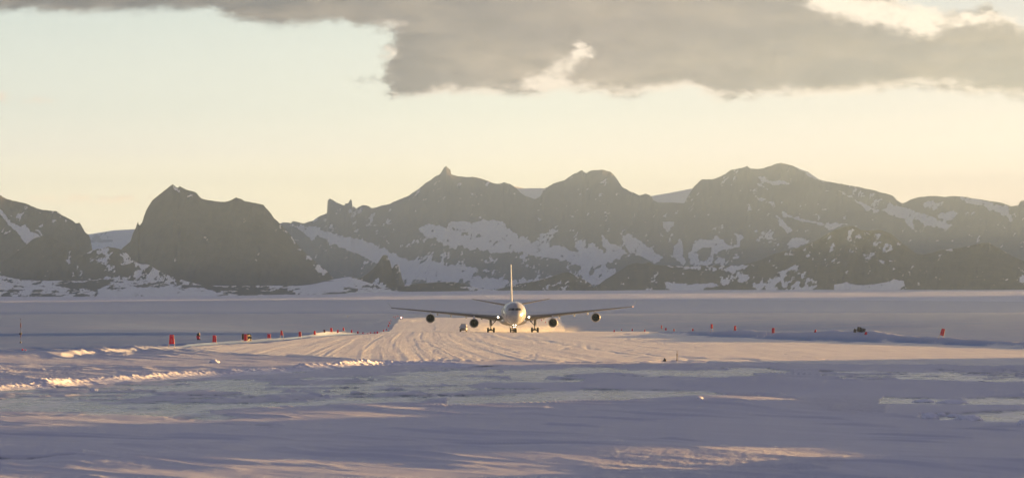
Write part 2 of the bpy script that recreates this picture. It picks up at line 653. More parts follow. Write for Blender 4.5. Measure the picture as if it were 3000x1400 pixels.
_bd = np.arange(0, 6000, 2.0)
_bz = np.interp(_bd, [0, 700, 785, 817, 915, 950, 1000, 1080, 1150, 1300, 1450, 1500, 2000, 3000, 4000, 4550, 4700, 4900, 6000],
                [0, 0, 0.0, -0.2, -0.95, -1.6, -2.5, -2.7, -2.35, -1.05, 0.0, 0.03, 0.2, 1.6, 5.2, 7.95, 7.3, 6.0, 4])
_k = np.exp(-0.5 * (np.arange(-20, 21) * 2.0 / 8.0) ** 2)
_k /= _k.sum()
_bs = np.convolve(np.pad(_bz, 20, mode='edge'), _k, mode='valid')
base = np.interp(D, _bd, _bs).astype(np.float32)
_dip = sstep(PX, 100, 1010) * (1 - sstep(PX, 1850, 2900))         # the hollow lies only under the strip
base = np.where(D < 1450, base * _dip, base).astype(np.float32)
# the far rim of the plain sits a little lower at both sides
base -= (0.9 + 3.2 * ((PX - 1550) / 1500) ** 2).clip(0, 4) * sstep(D, 3000, 4500) - 0.9 * sstep(D, 3000, 4500)

sa = GX * 0.62 - GY * 0.78       # along the wind crests
sb = GX * 0.78 + GY * 0.62       # across them, towards the sun

# -- snow cover (1 snow .. 0 bare ice)
cov = np.ones_like(D)
ice_polys = [
    (0.0, 10, [(1480, 1086), (2250, 1083), (2350, 1095), (2080, 1112), (1700, 1108), (1500, 1112)]),
    (0.0, 14, [(1330, 1150), (2050, 1130), (2120, 1160), (1850, 1180), (1700, 1197), (1500, 1204), (1280, 1198)]),
    (0.0, 10, [(2590, 1165), (3100, 1170), (3100, 1240), (2700, 1228), (2560, 1196)]),
    (0.38, 30, [(-100, 1160), (500, 1115), (1100, 1090), (1500, 1084), (1500, 1130), (1250, 1205), (700, 1232), (-100, 1240)]),
    (0.0, 6, [(2830, 1345), (3100, 1343), (3100, 1362), (2880, 1360)]),
    (0.1, 8, [(2480, 1350), (2570, 1350), (2560, 1376), (2500, 1372)]),
    (0.3, 10, [(-100, 1330), (260, 1336), (220, 1362), (-100, 1366)]),
    (0.42, 10, [(2400, 1084), (3100, 1082), (3100, 1132), (2700, 1120), (2400, 1112)]),
    (0.35, 8, [(1480, 1112), (1720, 1110), (1680, 1150), (1400, 1148)]),
]
near = (PYF > 1060) & (PYF < 1420)
for val, soft, poly in ice_polys:
    s_ = poly_sd(PX, PYF, poly)
    k_ = sstep(s_ + (fbm_s(GX / 9, GY / 30, 4, 0.55, 5) - 0.5) * 3 * soft, -soft, soft)
    cov = np.minimum(cov, 1 + (val - 1) * k_)
cov = np.where(PYF < 1062, 1.0, cov)
streak = fbm_s(GX / 9, GY / 6, 6, 0.68, 31)
covn = cov + (streak - 0.5) * 1.2 * np.where((cov > 0.2) & (cov < 0.95), 1, 0.15)


def mound(crest, d0, wf, wb):
    pp = np.arange(-900, 4000, 10.0)
    hh = np.interp(pp, [p for p, _ in crest], [v for _, v in crest])
    kk = np.exp(-0.5 * (np.arange(-25, 26) / 7.0) ** 2)
    hh = np.convolve(np.pad(hh, 25, mode='edge'), kk / kk.sum(), mode='valid')
    h = np.interp(PX, pp, hh).astype(np.float32)
    q = D - d0 - (fbm(GX / 25, GX * 0 + d0 / 7, 2, 0.5, 3) - 0.5) * 10
    return h * np.exp(-np.where(q < 0, (q / wf) ** 2, (q / wb) ** 2))


MOUNDS = [
    ([(1250, 0), (1600, .28), (1900, .36), (2050, .5), (2130, .95), (2205, 1.2), (2300, 1.05), (2380, .86), (2500, .66), (2700, .45), (3000, .3), (3400, .2)], 300, 7.5, 9),
    ([(1150, 0), (1400, .12), (1600, .22), (1900, .48), (2050, .85), (2130, .9), (2230, .66), (2400, .38), (2600, .22), (3100, .1)], 245, 17, 6),
    ([(500, 0), (800, .26), (1000, .36), (1100, .32), (1300, .1), (1450, 0)], 236, 14, 6),
    ([(-200, .2), (250, .25), (480, .1), (700, 0)], 330, 5, 5),
    ([(300, 0), (560, .18), (700, .12), (850, 0)], 280, 6, 5),
    ([(1600, 0), (1700, .2), (1800, .22), (1950, .05), (2000, 0)], 345, 5, 5),
    ([(-200, .3), (400, .35), (900, .15), (1200, 0)], 176, 9, 7),
    ([(900, 0), (1300, .3), (1700, .4), (2200, .3), (2600, .0)], 172, 9, 7),
    ([(2200, 0), (2500, .3), (2800, .35), (3200, .25)], 160, 6, 6),
]
MZ = np.zeros_like(D)
for mdef in MOUNDS:
    MZ = np.maximum(MZ, mound(*mdef))
covn = np.maximum(covn, sstep(MZ, 0.05, 0.15))
snowmask = sstep(covn, 0.42, 0.62)

fore = sstep(PYF, 1058, 1085)                       # 1 in the foreground
undul = (fbm(GX / 22, GY / 30, 4, 0.5, 41) - 0.5) * 0.55 + (fbm(sa / 26, sb / 7, 3, 0.5, 43) - 0.5) * 0.42
patch = sstep(fbm(GX / 26, GY / 40, 3, 0.5, 47), 0.48, 0.72)
sast = ridged(sa / 13, sb / 2.6, 3, 0.5, 53) ** 2.2 * 0.22 * (0.25 + patch)
thin = np.clip(1 - np.abs(2 * vnoise(sa / 17 + 3, sb / 3.1 + (fbm(sa / 12, sb / 5, 2, .5, 57) - .5) * 1.6, 59) - 1) - 0.70, 0, 1) / 0.30
thin *= sstep(fbm(GX / 15, GY / 24, 3, 0.5, 63), 0.47, 0.66) * 0.20
snow_h = 0.12 + undul * 0.48 + sast * 0.8 + thin + (ridged(sa / 3.4, sb / 0.8, 3, .6, 67) - .4) * 0.045 * (0.4 + patch) * sstep(PYF, 1100, 1200)
Z = base + fore * snowmask * np.maximum(snow_h, 0.03) + MZ

# -- runway: packed strip; plan traced on the ground
RW_NEAR = [(535, 1025), (600, 1033), (760, 1040), (1000, 1051), (1100, 1057), (1400, 1058), (1700, 1060), (2000, 1061), (2500, 1068), (3000, 1075), (3800, 1090)]
RW_FAR = [(3800, 1050), (3000, 1020), (2800, 1012), (2600, 1004), (2400, 999), (2200, 992), (2050, 984), (1950, 977), (1900, 974.5)]
BACK = [(1655, 969), (1648, 945), (1640, 930.5), (1400, 929), (1178, 930), (1165, 942), (1152, 954), (1146, 963), (1136, 972)]
RW_LEFT = [(1100, 977), (1040, 981), (985, 985), (900, 991), (800, 1001), (735, 1006), (640, 1010), (560, 1018)]
zc = CAMZ - base
PYB = HOR + zc / (A * D)                            # row of the bare base surface
beyond = D > 905
jit = (fbm_s(GX / 5, GY / 18, 4, 0.6, 61) - 0.5)
near_poly = RW_NEAR + RW_FAR + [(1900, 965), (1136, 965)] + RW_LEFT
sd_near = poly_sd(PX, np.where(beyond, 0, PYB), near_poly) + jit * 10
sd_back = poly_sd(PX, np.where(D > 905, np.where(D < 1000, 972, PYB), 2000), [(1900, 973.5)] + BACK) + jit * 6
rw = np.where(D < 905, sd_near, sd_back)
rwm = sstep(rw, -2, 2)

# tracks along the runway
mea = (fbm(GX / 60, GY / 160, 2, 0.5, 71) - 0.5) * 2.2 + (fbm(GX / 9, GY / 90, 2, .5, 72) - .5) * 0.6
tx = GX - 0.085 * np.clip(820 - GY, 0, 900) * sstep(GX, -70, 70) + mea * 0.5
trk = (ridged(tx / 1.25, GY / 420, 3, 0.6, 73) - 0.4) * 0.085 + (vnoise(tx / 0.55, GY / 90, 75) - .5) * 0.035 * sstep(fbm(GX / 12, GY / 120, 2, .5, 76), .4, .65)
trans = (fbm_s(GX / 22, GY / 7, 4, 0.6, 79) - 0.5) * np.where(D > 1000, 0.04, 0.085)
cr = 1 - np.abs(2 * vnoise(tx / 9 + (fbm(GX / 8, GY / 14, 3, 0.6, 83) - 0.5) * 1.2, GY / 260, 85) - 1)
crack = np.where(cr > 0.955, (cr - 0.955) / 0.045, 0) * -0.10
trk = trk * np.where(D > 905, 0.3, 0.55)
Z += rwm * (np.where(D > 905, 0.0, 0.12) + trk + trans + crack)

# apron of wind-packed snow left of the near runway edge, with feathered crests
feath = np.exp(-((PX - 330) / 260) ** 2 - ((PYB - 1034) / 14) ** 2)
feath2 = np.exp(-((PX - 250) / 420) ** 2 - ((PYB - 1082) / 22) ** 2) * 0.55
feath3 = np.exp(-((PX - 900) / 260) ** 2 - ((PYB - 1052) / 10) ** 2) * 0.35
fa = GX * 0.42 - GY * 0.91
fb = GX * 0.91 + GY * 0.42
fr = ridged(fa / 26, fb / 4.2, 3, 0.55, 91) ** 1.6
Z += (feath * 0.75 + feath2 * 0.6 + feath3 * 0.55) * (fr - 0.1) * 1.0


# snow banks beside the strip
def bank(crest, amp=1.0, wf=9.0, wb=16.0, seed=0, rough=0.35):
    p = [c[0] for c in crest]
    by = np.interp(PX, p, [c[1] for c in crest])
    h = np.interp(PX, p, [c[2] for c in crest], left=0, right=0)
    db = CAMZ / ((by - HOR) * A)
    q = D - db
    n = 1 + (fbm(GX / 9, GY / 9, 4, 0.55, seed) - 0.5) * 2 * rough
    return (h * n * np.exp(-np.where(q < 0, (q / wf) ** 2, (q / wb) ** 2))).astype(np.float32)


BZ = bank([(1880, 977, 0), (1960, 975, .4), (2050, 980, .7), (2150, 986, 1.4), (2250, 990, 1.35), (2330, 992, 1.4), (2420, 995, 1.7), (2500, 998, 2.0), (2560, 999, 1.8),
           (2640, 1001, 1.15), (2700, 1003, 0.95), (2760, 1006, 1.25), (2830, 1009, 1.0), (3000, 1016, 0.8), (3500, 1034, 0.8)], wf=9, wb=14, seed=101, rough=.22)
BZ += bank([(480, 1022, 0), (560, 1013, .35), (640, 1006, .35), (720, 1001, .4), (800, 996, .35), (900, 987, .4), (950, 983, 1.0), (985, 981, .7), (1040, 978, .3), (1120, 974, .1)], wf=7, wb=12, seed=103, rough=.2)
BZ += bank([(-300, 1050, .5), (0, 1046, .5), (180, 1044, .5), (300, 1036, .55), (420, 1028, .5), (500, 1024, .3), (560, 1020, 0)], wf=7, wb=16, seed=107, rough=.5)
Z += BZ * (1 - rwm)
# pushed-up lines and low drifts on the plain beyond
Z += (fbm_s(GX / 40, GY / 14, 4, 0.55, 111) - 0.5) * 0.30 * (1 - rwm) * (1 - fore) * sstep(D, 430, 520)
Z += bank([(900, 936, 0), (1040, 935, .55), (1100, 934.5, .7), (1180, 934, .6), (1240, 934, 0)], wf=14, wb=14, seed=113)

# tracked, ribbed patches that glitter against the light
trp = np.zeros_like(D)
for poly, soft in [([(2130, 1163), (2590, 1166), (2620, 1185), (2590, 1215), (2480, 1222), (2330, 1202), (2220, 1180)], 6),
                   ([(1800, 1342), (2350, 1333), (2500, 1350), (2420, 1400), (1760, 1430), (1700, 1380)], 30),
                   ([(2300, 1108), (2700, 1096), (3050, 1096), (3050, 1112), (2600, 1114)], 6),
                   ([(1750, 1062), (3100, 1078), (3100, 1090), (2000, 1079), (1500, 1076)], 6)]:
    trp = np.maximum(trp, sstep(poly_sd(PX, PYF, poly) + jit * 20, -soft, soft))
rib = (fbm(GX / 0.30, GY / 1.5, 3, 0.6, 121) - 0.5) * 0.018 + np.sin(GY / 3.1 * 2 * np.pi + (fbm(GX / 6, GY / 9, 2, .5, 123) - .5) * 9) * 0.012
Z += trp * rib * sstep(PYF, 1090, 1110)

track_attr = np.clip(rwm * 0.9 + trp * 1.0, 0, 1)
firn_shade = sstep(D, 440, 600) * (1 - rwm) * (1 - 0.7 * np.clip(BZ, 0, 1))
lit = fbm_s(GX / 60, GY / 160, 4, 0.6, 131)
firn_shade = firn_shade * (1 - 0.92 * sstep(D, 1450, 2300))  # colour paled with distance to even out sunlit and shadowed plain
firn_shade = np.clip(firn_shade * (1.15 + 0.8 * (lit - 0.5)), 0, 1)
ice_attr = np.where(PYF < 1066, 1.0, snowmask)

GP = np.stack([GX, GY, Z], axis=-1)
fc = rw[:-1, :-1] > 0
attrs = {'snow': ice_attr, 'track': track_attr, 'firn_shade': firn_shade}
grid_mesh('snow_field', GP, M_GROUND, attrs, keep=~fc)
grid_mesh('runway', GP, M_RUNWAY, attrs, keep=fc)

PYZ = HOR + (CAMZ - Z) / (A * D)


def ground_z(x, y):
    """height of the ground mesh"""
    px = 1500 + x / (A * y)
    j = np.clip(np.searchsorted(cols, px) - 1, 0, len(cols) - 2)
    i = np.clip(np.searchsorted(dr, y) - 1, 0, len(dr) - 2)
    u = (px - cols[j]) / (cols[j + 1] - cols[j])
    v = (y - dr[i]) / (dr[i + 1] - dr[i])
    return float((Z[i, j] * (1 - u) + Z[i, j + 1] * u) * (1 - v) + (Z[i + 1, j] * (1 - u) + Z[i + 1, j + 1] * u) * v)


def ground_at(px, py, dmin=120.0):
    """where the sight line through (px, py) first meets the ground"""
    j = int(np.argmin(np.abs(cols - px)))
    col = PYZ[:, j]
    for i in range(1, len(dr)):
        if dr[i] > dmin and col[i] <= py:
            f = (col[i - 1] - py) / (col[i - 1] - col[i] + 1e-9)
            d = dr[i - 1] + min(max(f, 0), 1) * (dr[i] - dr[i - 1])
            break
    x = (px - 1500) * A * d
    return x, d, ground_z(x, d)


# ---- pushed-up rubble along the near edge of the strip
def rubble():
    p0 = [(-60, 1142), (120, 1134), (260, 1126), (420, 1116), (600, 1104), (760, 1094), (900, 1083), (1020, 1074), (1100, 1070), (1200, 1069), (1300, 1071), (1420, 1076)]
    pts = []
    for px, py in p0:
        d = CAMZ / ((py - HOR) * A)
        pts.append(((px - 1500) * A * d, d))
    pts = np.array(pts)
    seg = np.hypot(*np.diff(pts, axis=0).T)
    s = np.concatenate([[0], np.cumsum(seg)])
    L = s[-1]
    ss = np.arange(0, L, 0.11)
    cx = np.interp(ss, s, pts[:, 0])
    cy = np.interp(ss, s, pts[:, 1])
    tx_ = np.gradient(cx)
    ty_ = np.gradient(cy)
    nl = np.hypot(tx_, ty_)
    nx, ny = -ty_ / nl, tx_ / nl
    w = np.linspace(-2.6, 2.6, 46)
    S, W = np.meshgrid(ss, w)
    Xr = np.interp(S, ss, cx) + np.interp(S, ss, nx) * W
    Yr = np.interp(S, ss, cy) + np.interp(S, ss, ny) * W
    frac = S / L
    size = np.interp(frac, [0, .2, .5, .72, .8, .86, .93, 1], [.55, .6, .55, .55, .8, .55, .4, .12]) * 0.95
    env = np.exp(-(W / 1.25) ** 2)
    lump = np.zeros_like(S)
    for sc, am in ((1.0, .44), (0.5, .46), (0.26, .40)):
        c1 = np.abs(2 * vnoise(S / sc, W / sc * 0.9, int(sc * 100)) - 1)
        lump += am * (1 - c1 ** 1.4)
    lump += (vnoise(S / 2.6, W / 2.6, 9) - 0.45) * 0.6
    H = env * size * np.clip(0.12 + lump * 0.72, 0, 2)
    i0 = np.clip(np.searchsorted(dr, Yr) - 1, 0, len(dr) - 2)
    pxr = 1500 + Xr / (A * Yr)
    j0 = np.clip(np.searchsorted(cols, pxr), 0, len(cols) - 1)
    G = Z[i0, j0]
    from_edge = 1 - sstep(np.abs(W), 2.1, 2.6)
    Pz = np.stack([Xr, Yr, G - 0.25 * (1 - from_edge) + H * from_edge + 0.01], axis=-1)
    one = np.ones_like(S)
    grid_mesh('snow_berm', Pz, M_SNOW, {'snow': one, 'track': one * 0.35, 'firn_shade': one * 0}, flip=False)


rubble()

# ---- bright rise beyond the plain
M_SHELF = snow_material('shelf_snow', 1.0, False)


def shelf():
    pc = np.linspace(-1500, 4500, 600)
    dd = np.concatenate([np.linspace(4620, 6000, 60), np.linspace(6050, 9000, 30)])
    PXs, Ds = np.meshgrid(pc, dd)
    topy = np.interp(PXs, [-2500, 0, 250, 600, 900, 1100, 1400, 1800, 2300, 3000, 5500], [868, 868, 868, 866, 862, 856, 852, 850, 849, 849, 849])
    ztop = CAMZ + (HOR - topy) * A * 6000
    edge_y = 876.5 + 5.5 * ((PXs - 1550) / 1500) ** 2
    z0 = CAMZ + (HOR - edge_y - 5) * A * 4650
    f = np.clip((Ds - 4620) / (6000 - 4620), 0, 1)
    Zs = z0 + (ztop - z0) * f + (fbm(PXs / 160, Ds / 300, 4, 0.5, 7) - 0.5) * 1.6
    Zs = np.where(Ds > 6000, ztop - 0.5, Zs)
    Ps = np.stack([(PXs - 1500) * A * Ds, Ds, Zs], axis=-1)
    one = np.ones_like(Ds)
    grid_mesh('snow_shelf', Ps, M_SHELF, {'snow': one, 'track': one * 0.6, 'firn_shade': one * 0})


shelf()

# ------------------------------------------------------------------ mountains
M_ROCK_NEAR = rock_material('dark_rock', (0.060, 0.055, 0.053))
M_ROCK_FAR = rock_material('far_rock', (0.058, 0.056, 0.056), 1.8)
M_ICECAP = rock_material('ice_cap_snow', (0.3, 0.3, 0.3), 2.0)


def mountain(name, crest, basel, d_crest, d_base, mat, fields=(), cov0=0.03, step=2.6, rows=150, relief=30.0, jag=2.2, seed=1,
             gpow=1.0, stretch=(1.0, 1.0), back=1500.0, nscale=26.0):
    cx = [p[0] for p in crest]
    pc = np.arange(cx[0], cx[-1] + step, step)
    cy = np.interp(pc, cx, [p[1] for p in crest])
    cy = cy + (fbm(pc / 9.0, pc * 0 + seed, 4, 0.62, seed + 300) - 0.5) * 2 * jag
    by = np.interp(pc, [p[0] for p in basel], [p[1] for p in basel])
    t = np.linspace(0, 1, rows) ** 1.1
    T = np.repeat(t[:, None], len(pc), 1)
    PXm = np.repeat(pc[None, :], rows, 0)
    C = np.repeat(cy[None, :], rows, 0)
    B = np.maximum(np.repeat(by[None, :], rows, 0), C + 1.0)
    PYm = C + (B - C) * T
    g = T ** gpow
    Dm = d_crest + (d_base - d_crest) * g
    wob = (fbm(PXm / 110, PYm / 140, 3, 0.5, seed) - 0.5) * 2.2 + (ridged(PXm / 46 + PYm / 160, PYm / 120, 4, 0.55, seed + 5) - 0.45) * 1.1 + (fbm(PXm / 12, PYm / 16, 3, 0.55, seed + 8) - 0.5) * 0.25
    win = sstep(T, 0.0, 0.06) * 0.85 + 0.15
    Dm = Dm - wob * relief * win
    # snow cover
    cv = np.full(PXm.shape, cov0, dtype=np.float32)
    wx = (fbm(PXm / 14, PYm / 12, 4, 0.6, seed + 21) - 0.5) * 14
    wy = (fbm(PXm / 14, PYm / 12, 4, 0.6, seed + 22) - 0.5) * 10
    for val, soft, poly in fields:
        k = sstep(poly_sd(PXm + wx, PYm + wy, poly), -soft, soft)
        cv = cv + (val - cv) * k
    gul = ridged(PXm / 46 + PYm / 160, PYm / 120, 4, 0.55, seed + 5)
    gul2 = ridged(PXm / 15 + PYm / 45, PYm / 70, 3, 0.6, seed + 6)
    cv = cv + np.clip(cv * 4, 0, 1) * sstep(0.86 - cv, 0.0, 0.3) * ((0.42 - gul) * 0.30 + (0.45 - gul2) * 0.35)
    sx, sy = stretch
    nn = fbm(PXm / (nscale * sx) + PYm / (nscale * 2.6), PYm / (nscale * sy), 6, 0.66, seed + 31)
    nn = np.clip((nn - 0.5) * 1.9 + 0.5, 0, 1)
    S = sstep(nn - (1 - cv), -0.07, 0.07)
    Zm = CAMZ + (HOR - PYm) * A * Dm
    Xm = (PXm - 1500) * A * Dm
    P = np.stack([Xm, Dm, Zm], axis=-1)
    # far side of the ridge
    nb = 12
    tb = np.linspace(1, 0, nb, endpoint=False)[:, None]
    top = P[0:1]
    bk = np.repeat(top, nb, 0).copy()
    bk[..., 1] += tb * back
    bk[..., 0] *= (bk[..., 1] / top[..., 1])
    zmin = 10.0
    bk[..., 2] = zmin + (bk[..., 2] - zmin) * (1 - tb ** 1.3)
    # bounded by the two ends, closed to the ground
    P = np.concatenate([bk, P], 0)
    S = np.concatenate([np.repeat(S[0:1], nb, 0), S], 0)
    return grid_mesh(name, P, mat, {'snow': S}, flip=True)


def zA(pts): return [(p[0] * .3882, 440 + p[1] * .3882) for p in pts]
def zB(pts): return [(800 + p[0] * .3882, 440 + p[1] * .3882) for p in pts]
def zC(pts): return [(1700 + p[0] * .3827, 440 + p[1] * .3827) for p in pts]
def zD(pts): return [(2300 + p[0] * .3827, 440 + p[1] * .3827) for p in pts]


# far ice cap seen through the gaps
mountain('ice_cap', [(-200, 715), (150, 700), (264, 686), (330, 675), (420, 670), (600, 690), (1000, 670), (1400, 575), (1480, 540), (1537, 552), (1590, 551), (1700, 565), (1905, 575),
                     (1968, 564), (2040, 550), (2110, 560), (2300, 570), (2700, 640), (3200, 680)], [(-200, 800), (3200, 800)], 15500, 13500, M_ICECAP, cov0=0.97, rows=60, step=6, back=700,
         relief=60, jag=.6, seed=11, fields=[(0.75, 10, [(230, 690), (420, 680), (420, 705), (230, 712)]), (.35, 5, [(270, 706), (330, 703), (335, 710), (280, 712)])])

# central and right far range
L3c = [(760, 668), (829, 651.5), (839, 651), (852, 655), (858, 646), (874, 651.5), (893, 653.5), (916, 646), (936, 634), (958, 625), (960, 588), (967, 581), (975, 586), (994, 597), (1002, 601),
       (1010, 601), (1011.5, 595), (1014, 600), (1016, 593), (1018, 598), (1021, 594), (1027, 582.5), (1030.5, 587), (1032, 607), (1037, 605), (1044.5, 611), (1056, 603), (1068, 601.5), (1079.5, 604), (1089, 610),
       (1110.5, 605), (1141.6, 597), (1173, 583), (1196, 574), (1227, 552.6), (1258, 529), (1291, 508), (1299, 494), (1306.6, 486), (1313, 492), (1320, 496), (1321, 510), (1343.5, 516), (1367, 519.6), (1382, 518),
       (1409.5, 523), (1437, 533), (1456, 540), (1477, 534), (1499, 542), (1514, 552.6), (1527, 566), (1545, 577), (1569, 583), (1580, 578), (1588, 568), (1592, 556), (1600, 550), (1619, 539), (1654, 527), (1677, 512), (1704.6, 498),
       (1710, 504), (1716, 508), (1732, 500), (1765, 498), (1788, 503), (1800, 514), (1822, 547), (1849, 562.5), (1872, 572), (1895, 568), (1908.6, 576), (1914, 587), (1930, 593), (1968, 594), (2005, 595), (2010, 583.5),
       (2033, 547), (2056, 524), (2083, 526), (2109.5, 518.5), (2140, 499), (2171, 492), (2190, 487), (2201, 495), (2236, 493.6), (2274, 480), (2293, 478), (2320, 485), (2350, 498), (2365, 503), (2403, 528), (2453, 537.6),
       (2491, 543), (2530, 551), (2575, 562), (2614, 572), (2629, 587), (2642.5, 597), (2663.6, 587), (2683, 579), (2736, 573), (2767, 577), (2797, 575), (2836, 578), (2874, 585), (2939, 595), (2962, 604.6), (2983, 601),
       (2989, 589), (3010, 584), (3100, 575), (3300, 600)]
ROCKY = 0.30
F3 = [
    (.22, 20, zB([(60, 540), (420, 470), (620, 430), (760, 440), (930, 570), (1100, 590), (1250, 690), (1400, 760), (1300, 860), (900, 760), (640, 690), (430, 620), (330, 580), (200, 570)])),
    (.68, 25, zB([(1180, 790), (1700, 800), (2600, 850), (2600, 1060), (900, 1060), (950, 900)])),
    (.95, 7, zB([(150, 565), (330, 575), (420, 630), (560, 650), (700, 685), (840, 740), (950, 800), (1100, 850), (1300, 862), (1500, 872), (1600, 930), (1350, 980), (980, 960), (880, 880), (740, 830), (620, 790), (510, 735), (420, 690), (330, 640), (290, 690), (220, 620)])),
    (.15, 8, zB([(265, 690), (330, 670), (400, 655), (430, 700), (490, 720), (560, 765), (680, 830), (700, 815), (765, 865), (700, 905), (600, 890), (470, 860), (340, 790)])),
    (.93, 6, zB([(1110, 590), (1190, 568), (1320, 585), (1325, 540), (1440, 530), (1530, 548), (1630, 515), (1700, 530), (1770, 555), (1780, 590), (1850, 640), (1960, 680), (2100, 710), (2250, 760), (2400, 770), (2576, 800), (2450, 880), (2300, 870), (2200, 830), (2000, 800), (1850, 770), (1700, 775), (1580, 760), (1450, 745), (1370, 745), (1300, 715), (1200, 665), (1120, 625)])),
    (.55, 6, zB([(1330, 570), (1560, 640), (1700, 690), (1650, 720), (1500, 690), (1380, 620)])),
    (.55, 14, zB([(1850, 640), (2000, 660), (2050, 610), (2140, 570), (2150, 600), (2060, 700), (1960, 685)])),
    (.20, 9, zB([(1220, 810), (1430, 715), (1470, 780), (1540, 735), (1620, 790), (1690, 770), (1750, 770), (1800, 805), (1880, 770), (1960, 815), (2130, 835), (2250, 855), (2330, 900), (2200, 950), (1800, 970), (1500, 960), (1550, 900), (1400, 855), (1250, 845)])),
    (.93, 5, zC([(305, 635), (330, 645), (360, 630), (420, 670), (500, 730), (640, 830), (560, 862), (400, 790), (345, 745)])),
    (.90, 5, zC([(150, 650), (170, 640), (220, 710), (320, 740), (355, 790), (300, 830), (210, 800), (180, 740)])),
    (.85, 8, zC([(-30, 680), (60, 700), (200, 800), (300, 830), (120, 825), (0, 880), (-30, 860)])),
    (.98, 3, zC([(632, 546), (716, 546), (690, 590), (665, 626), (645, 600)])),
    (.95, 5, zC([(760, 665), (785, 715), (795, 800), (800, 880), (740, 850), (700, 810), (720, 720)])),
    (.94, 5, zC([(880, 680), (1000, 690), (1050, 655), (1150, 740), (1205, 725), (1185, 640), (1255, 660), (1210, 745), (1080, 770), (1015, 840), (1000, 740), (940, 742), (885, 780), (910, 835), (985, 870), (840, 880), (830, 790)])),
    (.60, 14, zC([(1010, 800), (1150, 770), (1240, 840), (1100, 880), (960, 880)])),
    (.90, 4, zC([(1325, 185), (1450, 235), (1540, 235), (1600, 258), (1480, 265), (1390, 230)])),
    (.85, 4, zC([(1345, 240), (1450, 298), (1440, 312), (1370, 268)])),
    (.55, 8, zC([(1350, 350), (1520, 430), (1500, 440), (1380, 375)])),
    (.95, 4, zC([(1495, 488), (1560, 550), (1632, 610), (1600, 642), (1540, 590)])),
    (.92, 4, zC([(1548, 472), (1700, 528), (1850, 556), (1850, 568), (1680, 542), (1560, 494)])),
    (.90, 4, zC([(1268, 415), (1292, 403), (1312, 455), (1288, 452)])),
    (.45, 16, zC([(1330, 600), (1500, 610), (1620, 740), (1500, 770), (1380, 720)])),
    (.85, 6, zC([(1635, 668), (1690, 690), (1745, 712), (1660, 750)])),
    (.40, 12, zC([(1080, 180), (1290, 130), (1310, 170), (1150, 215), (900, 330), (830, 390), (860, 300), (930, 230), (1000, 230)])),
    (.45, 8, zC([(0, 160), (40, 180), (90, 250), (70, 260)])),
    (.97, 4, zD([(75, 118), (170, 160), (275, 232), (265, 232), (185, 200)])),
    (.97, 5, zD([(290, 232), (400, 300), (520, 365), (640, 430), (720, 470), (640, 465), (540, 400), (430, 330)])),
    (.42, 14, zD([(420, 265), (560, 300), (800, 400), (760, 470), (640, 420), (500, 330)])),
    (.88, 7, zD([(800, 405), (900, 428), (1050, 488), (1180, 530), (1285, 570), (1230, 612), (1100, 572), (980, 530), (1000, 625), (950, 585), (850, 500), (720, 460), (780, 450)])),
    (.95, 5, zD([(1160, 490), (1290, 463), (1312, 490), (1270, 532), (1190, 532)])),
    (.90, 6, zD([(1310, 352), (1500, 382), (1700, 425), (1745, 545), (1640, 480), (1520, 430), (1400, 402)])),
    (.55, 10, zD([(1030, 405), (1150, 375), (1260, 388), (1140, 462)])),
    (.90, 5, zD([(-20, 482), (100, 518), (250, 553), (485, 562), (350, 612), (280, 572), (100, 532), (-20, 500)])),
    (.9, 6, zD([(60, 660), (190, 700), (80, 740), (20, 720)])), (.35, 14, zD([(1400, 600), (1500, 600), (1500, 680), (1420, 660)])),
    (.55, 8, zD([(230, 500), (270, 490), (260, 540), (240, 530)])),
]
mountain('mountain_range', L3c, [(760, 862), (3300, 862)], 12600, 9600, M_ROCK_FAR, F3, cov0=0.07, nscale=15.0, rows=190, relief=75, jag=2.0, seed=23, gpow=0.85)

# dark wall-like mountain left of centre
L2c = [(300, 800), (330, 760), (345, 745), (359, 727), (382, 708), (388, 688), (400, 661), (404.5, 648), (407, 661), (411, 660), (413, 652), (415, 655), (423, 630), (431, 611), (446, 588), (466, 570), (489, 553), (506, 540), (513, 546),
       (520, 551), (526, 545), (543, 555), (560, 560), (574.5, 564), (590, 582), (613, 587), (637, 591), (660, 591), (675, 587.5), (691, 579), (706.5, 582), (716, 589), (753, 596), (772.5, 599), (780, 611), (792, 622), (802, 638),
       (819, 653.5), (835, 669), (854, 692), (881, 727), (920, 762), (955, 791), (975, 813), (1000, 830), (1040, 845)]
F2 = [(.40, 6, [(806, 645), (835, 669), (854, 690), (881, 725), (920, 760), (960, 795), (985, 822), (960, 820), (930, 790), (905, 768), (880, 745), (850, 705)]),
      (.55, 5, [(835, 668), (855, 692), (875, 720), (860, 712), (838, 685)]),
      (.5, 8, [(925, 765), (975, 812), (1010, 838), (960, 838), (945, 800)]),
      (.55, 4, [(506, 541), (515, 550), (535, 565), (560, 575), (535, 573), (515, 558)]),
      (.92, 6, [(380, 772), (415, 772), (440, 785), (420, 790), (390, 785)])]
mountain('rock_wall', L2c, [(300, 862), (1040, 862)], 7000, 6550, M_ROCK_NEAR, F2, cov0=0.0, rows=150, relief=16, jag=1.6, seed=37, back=700)

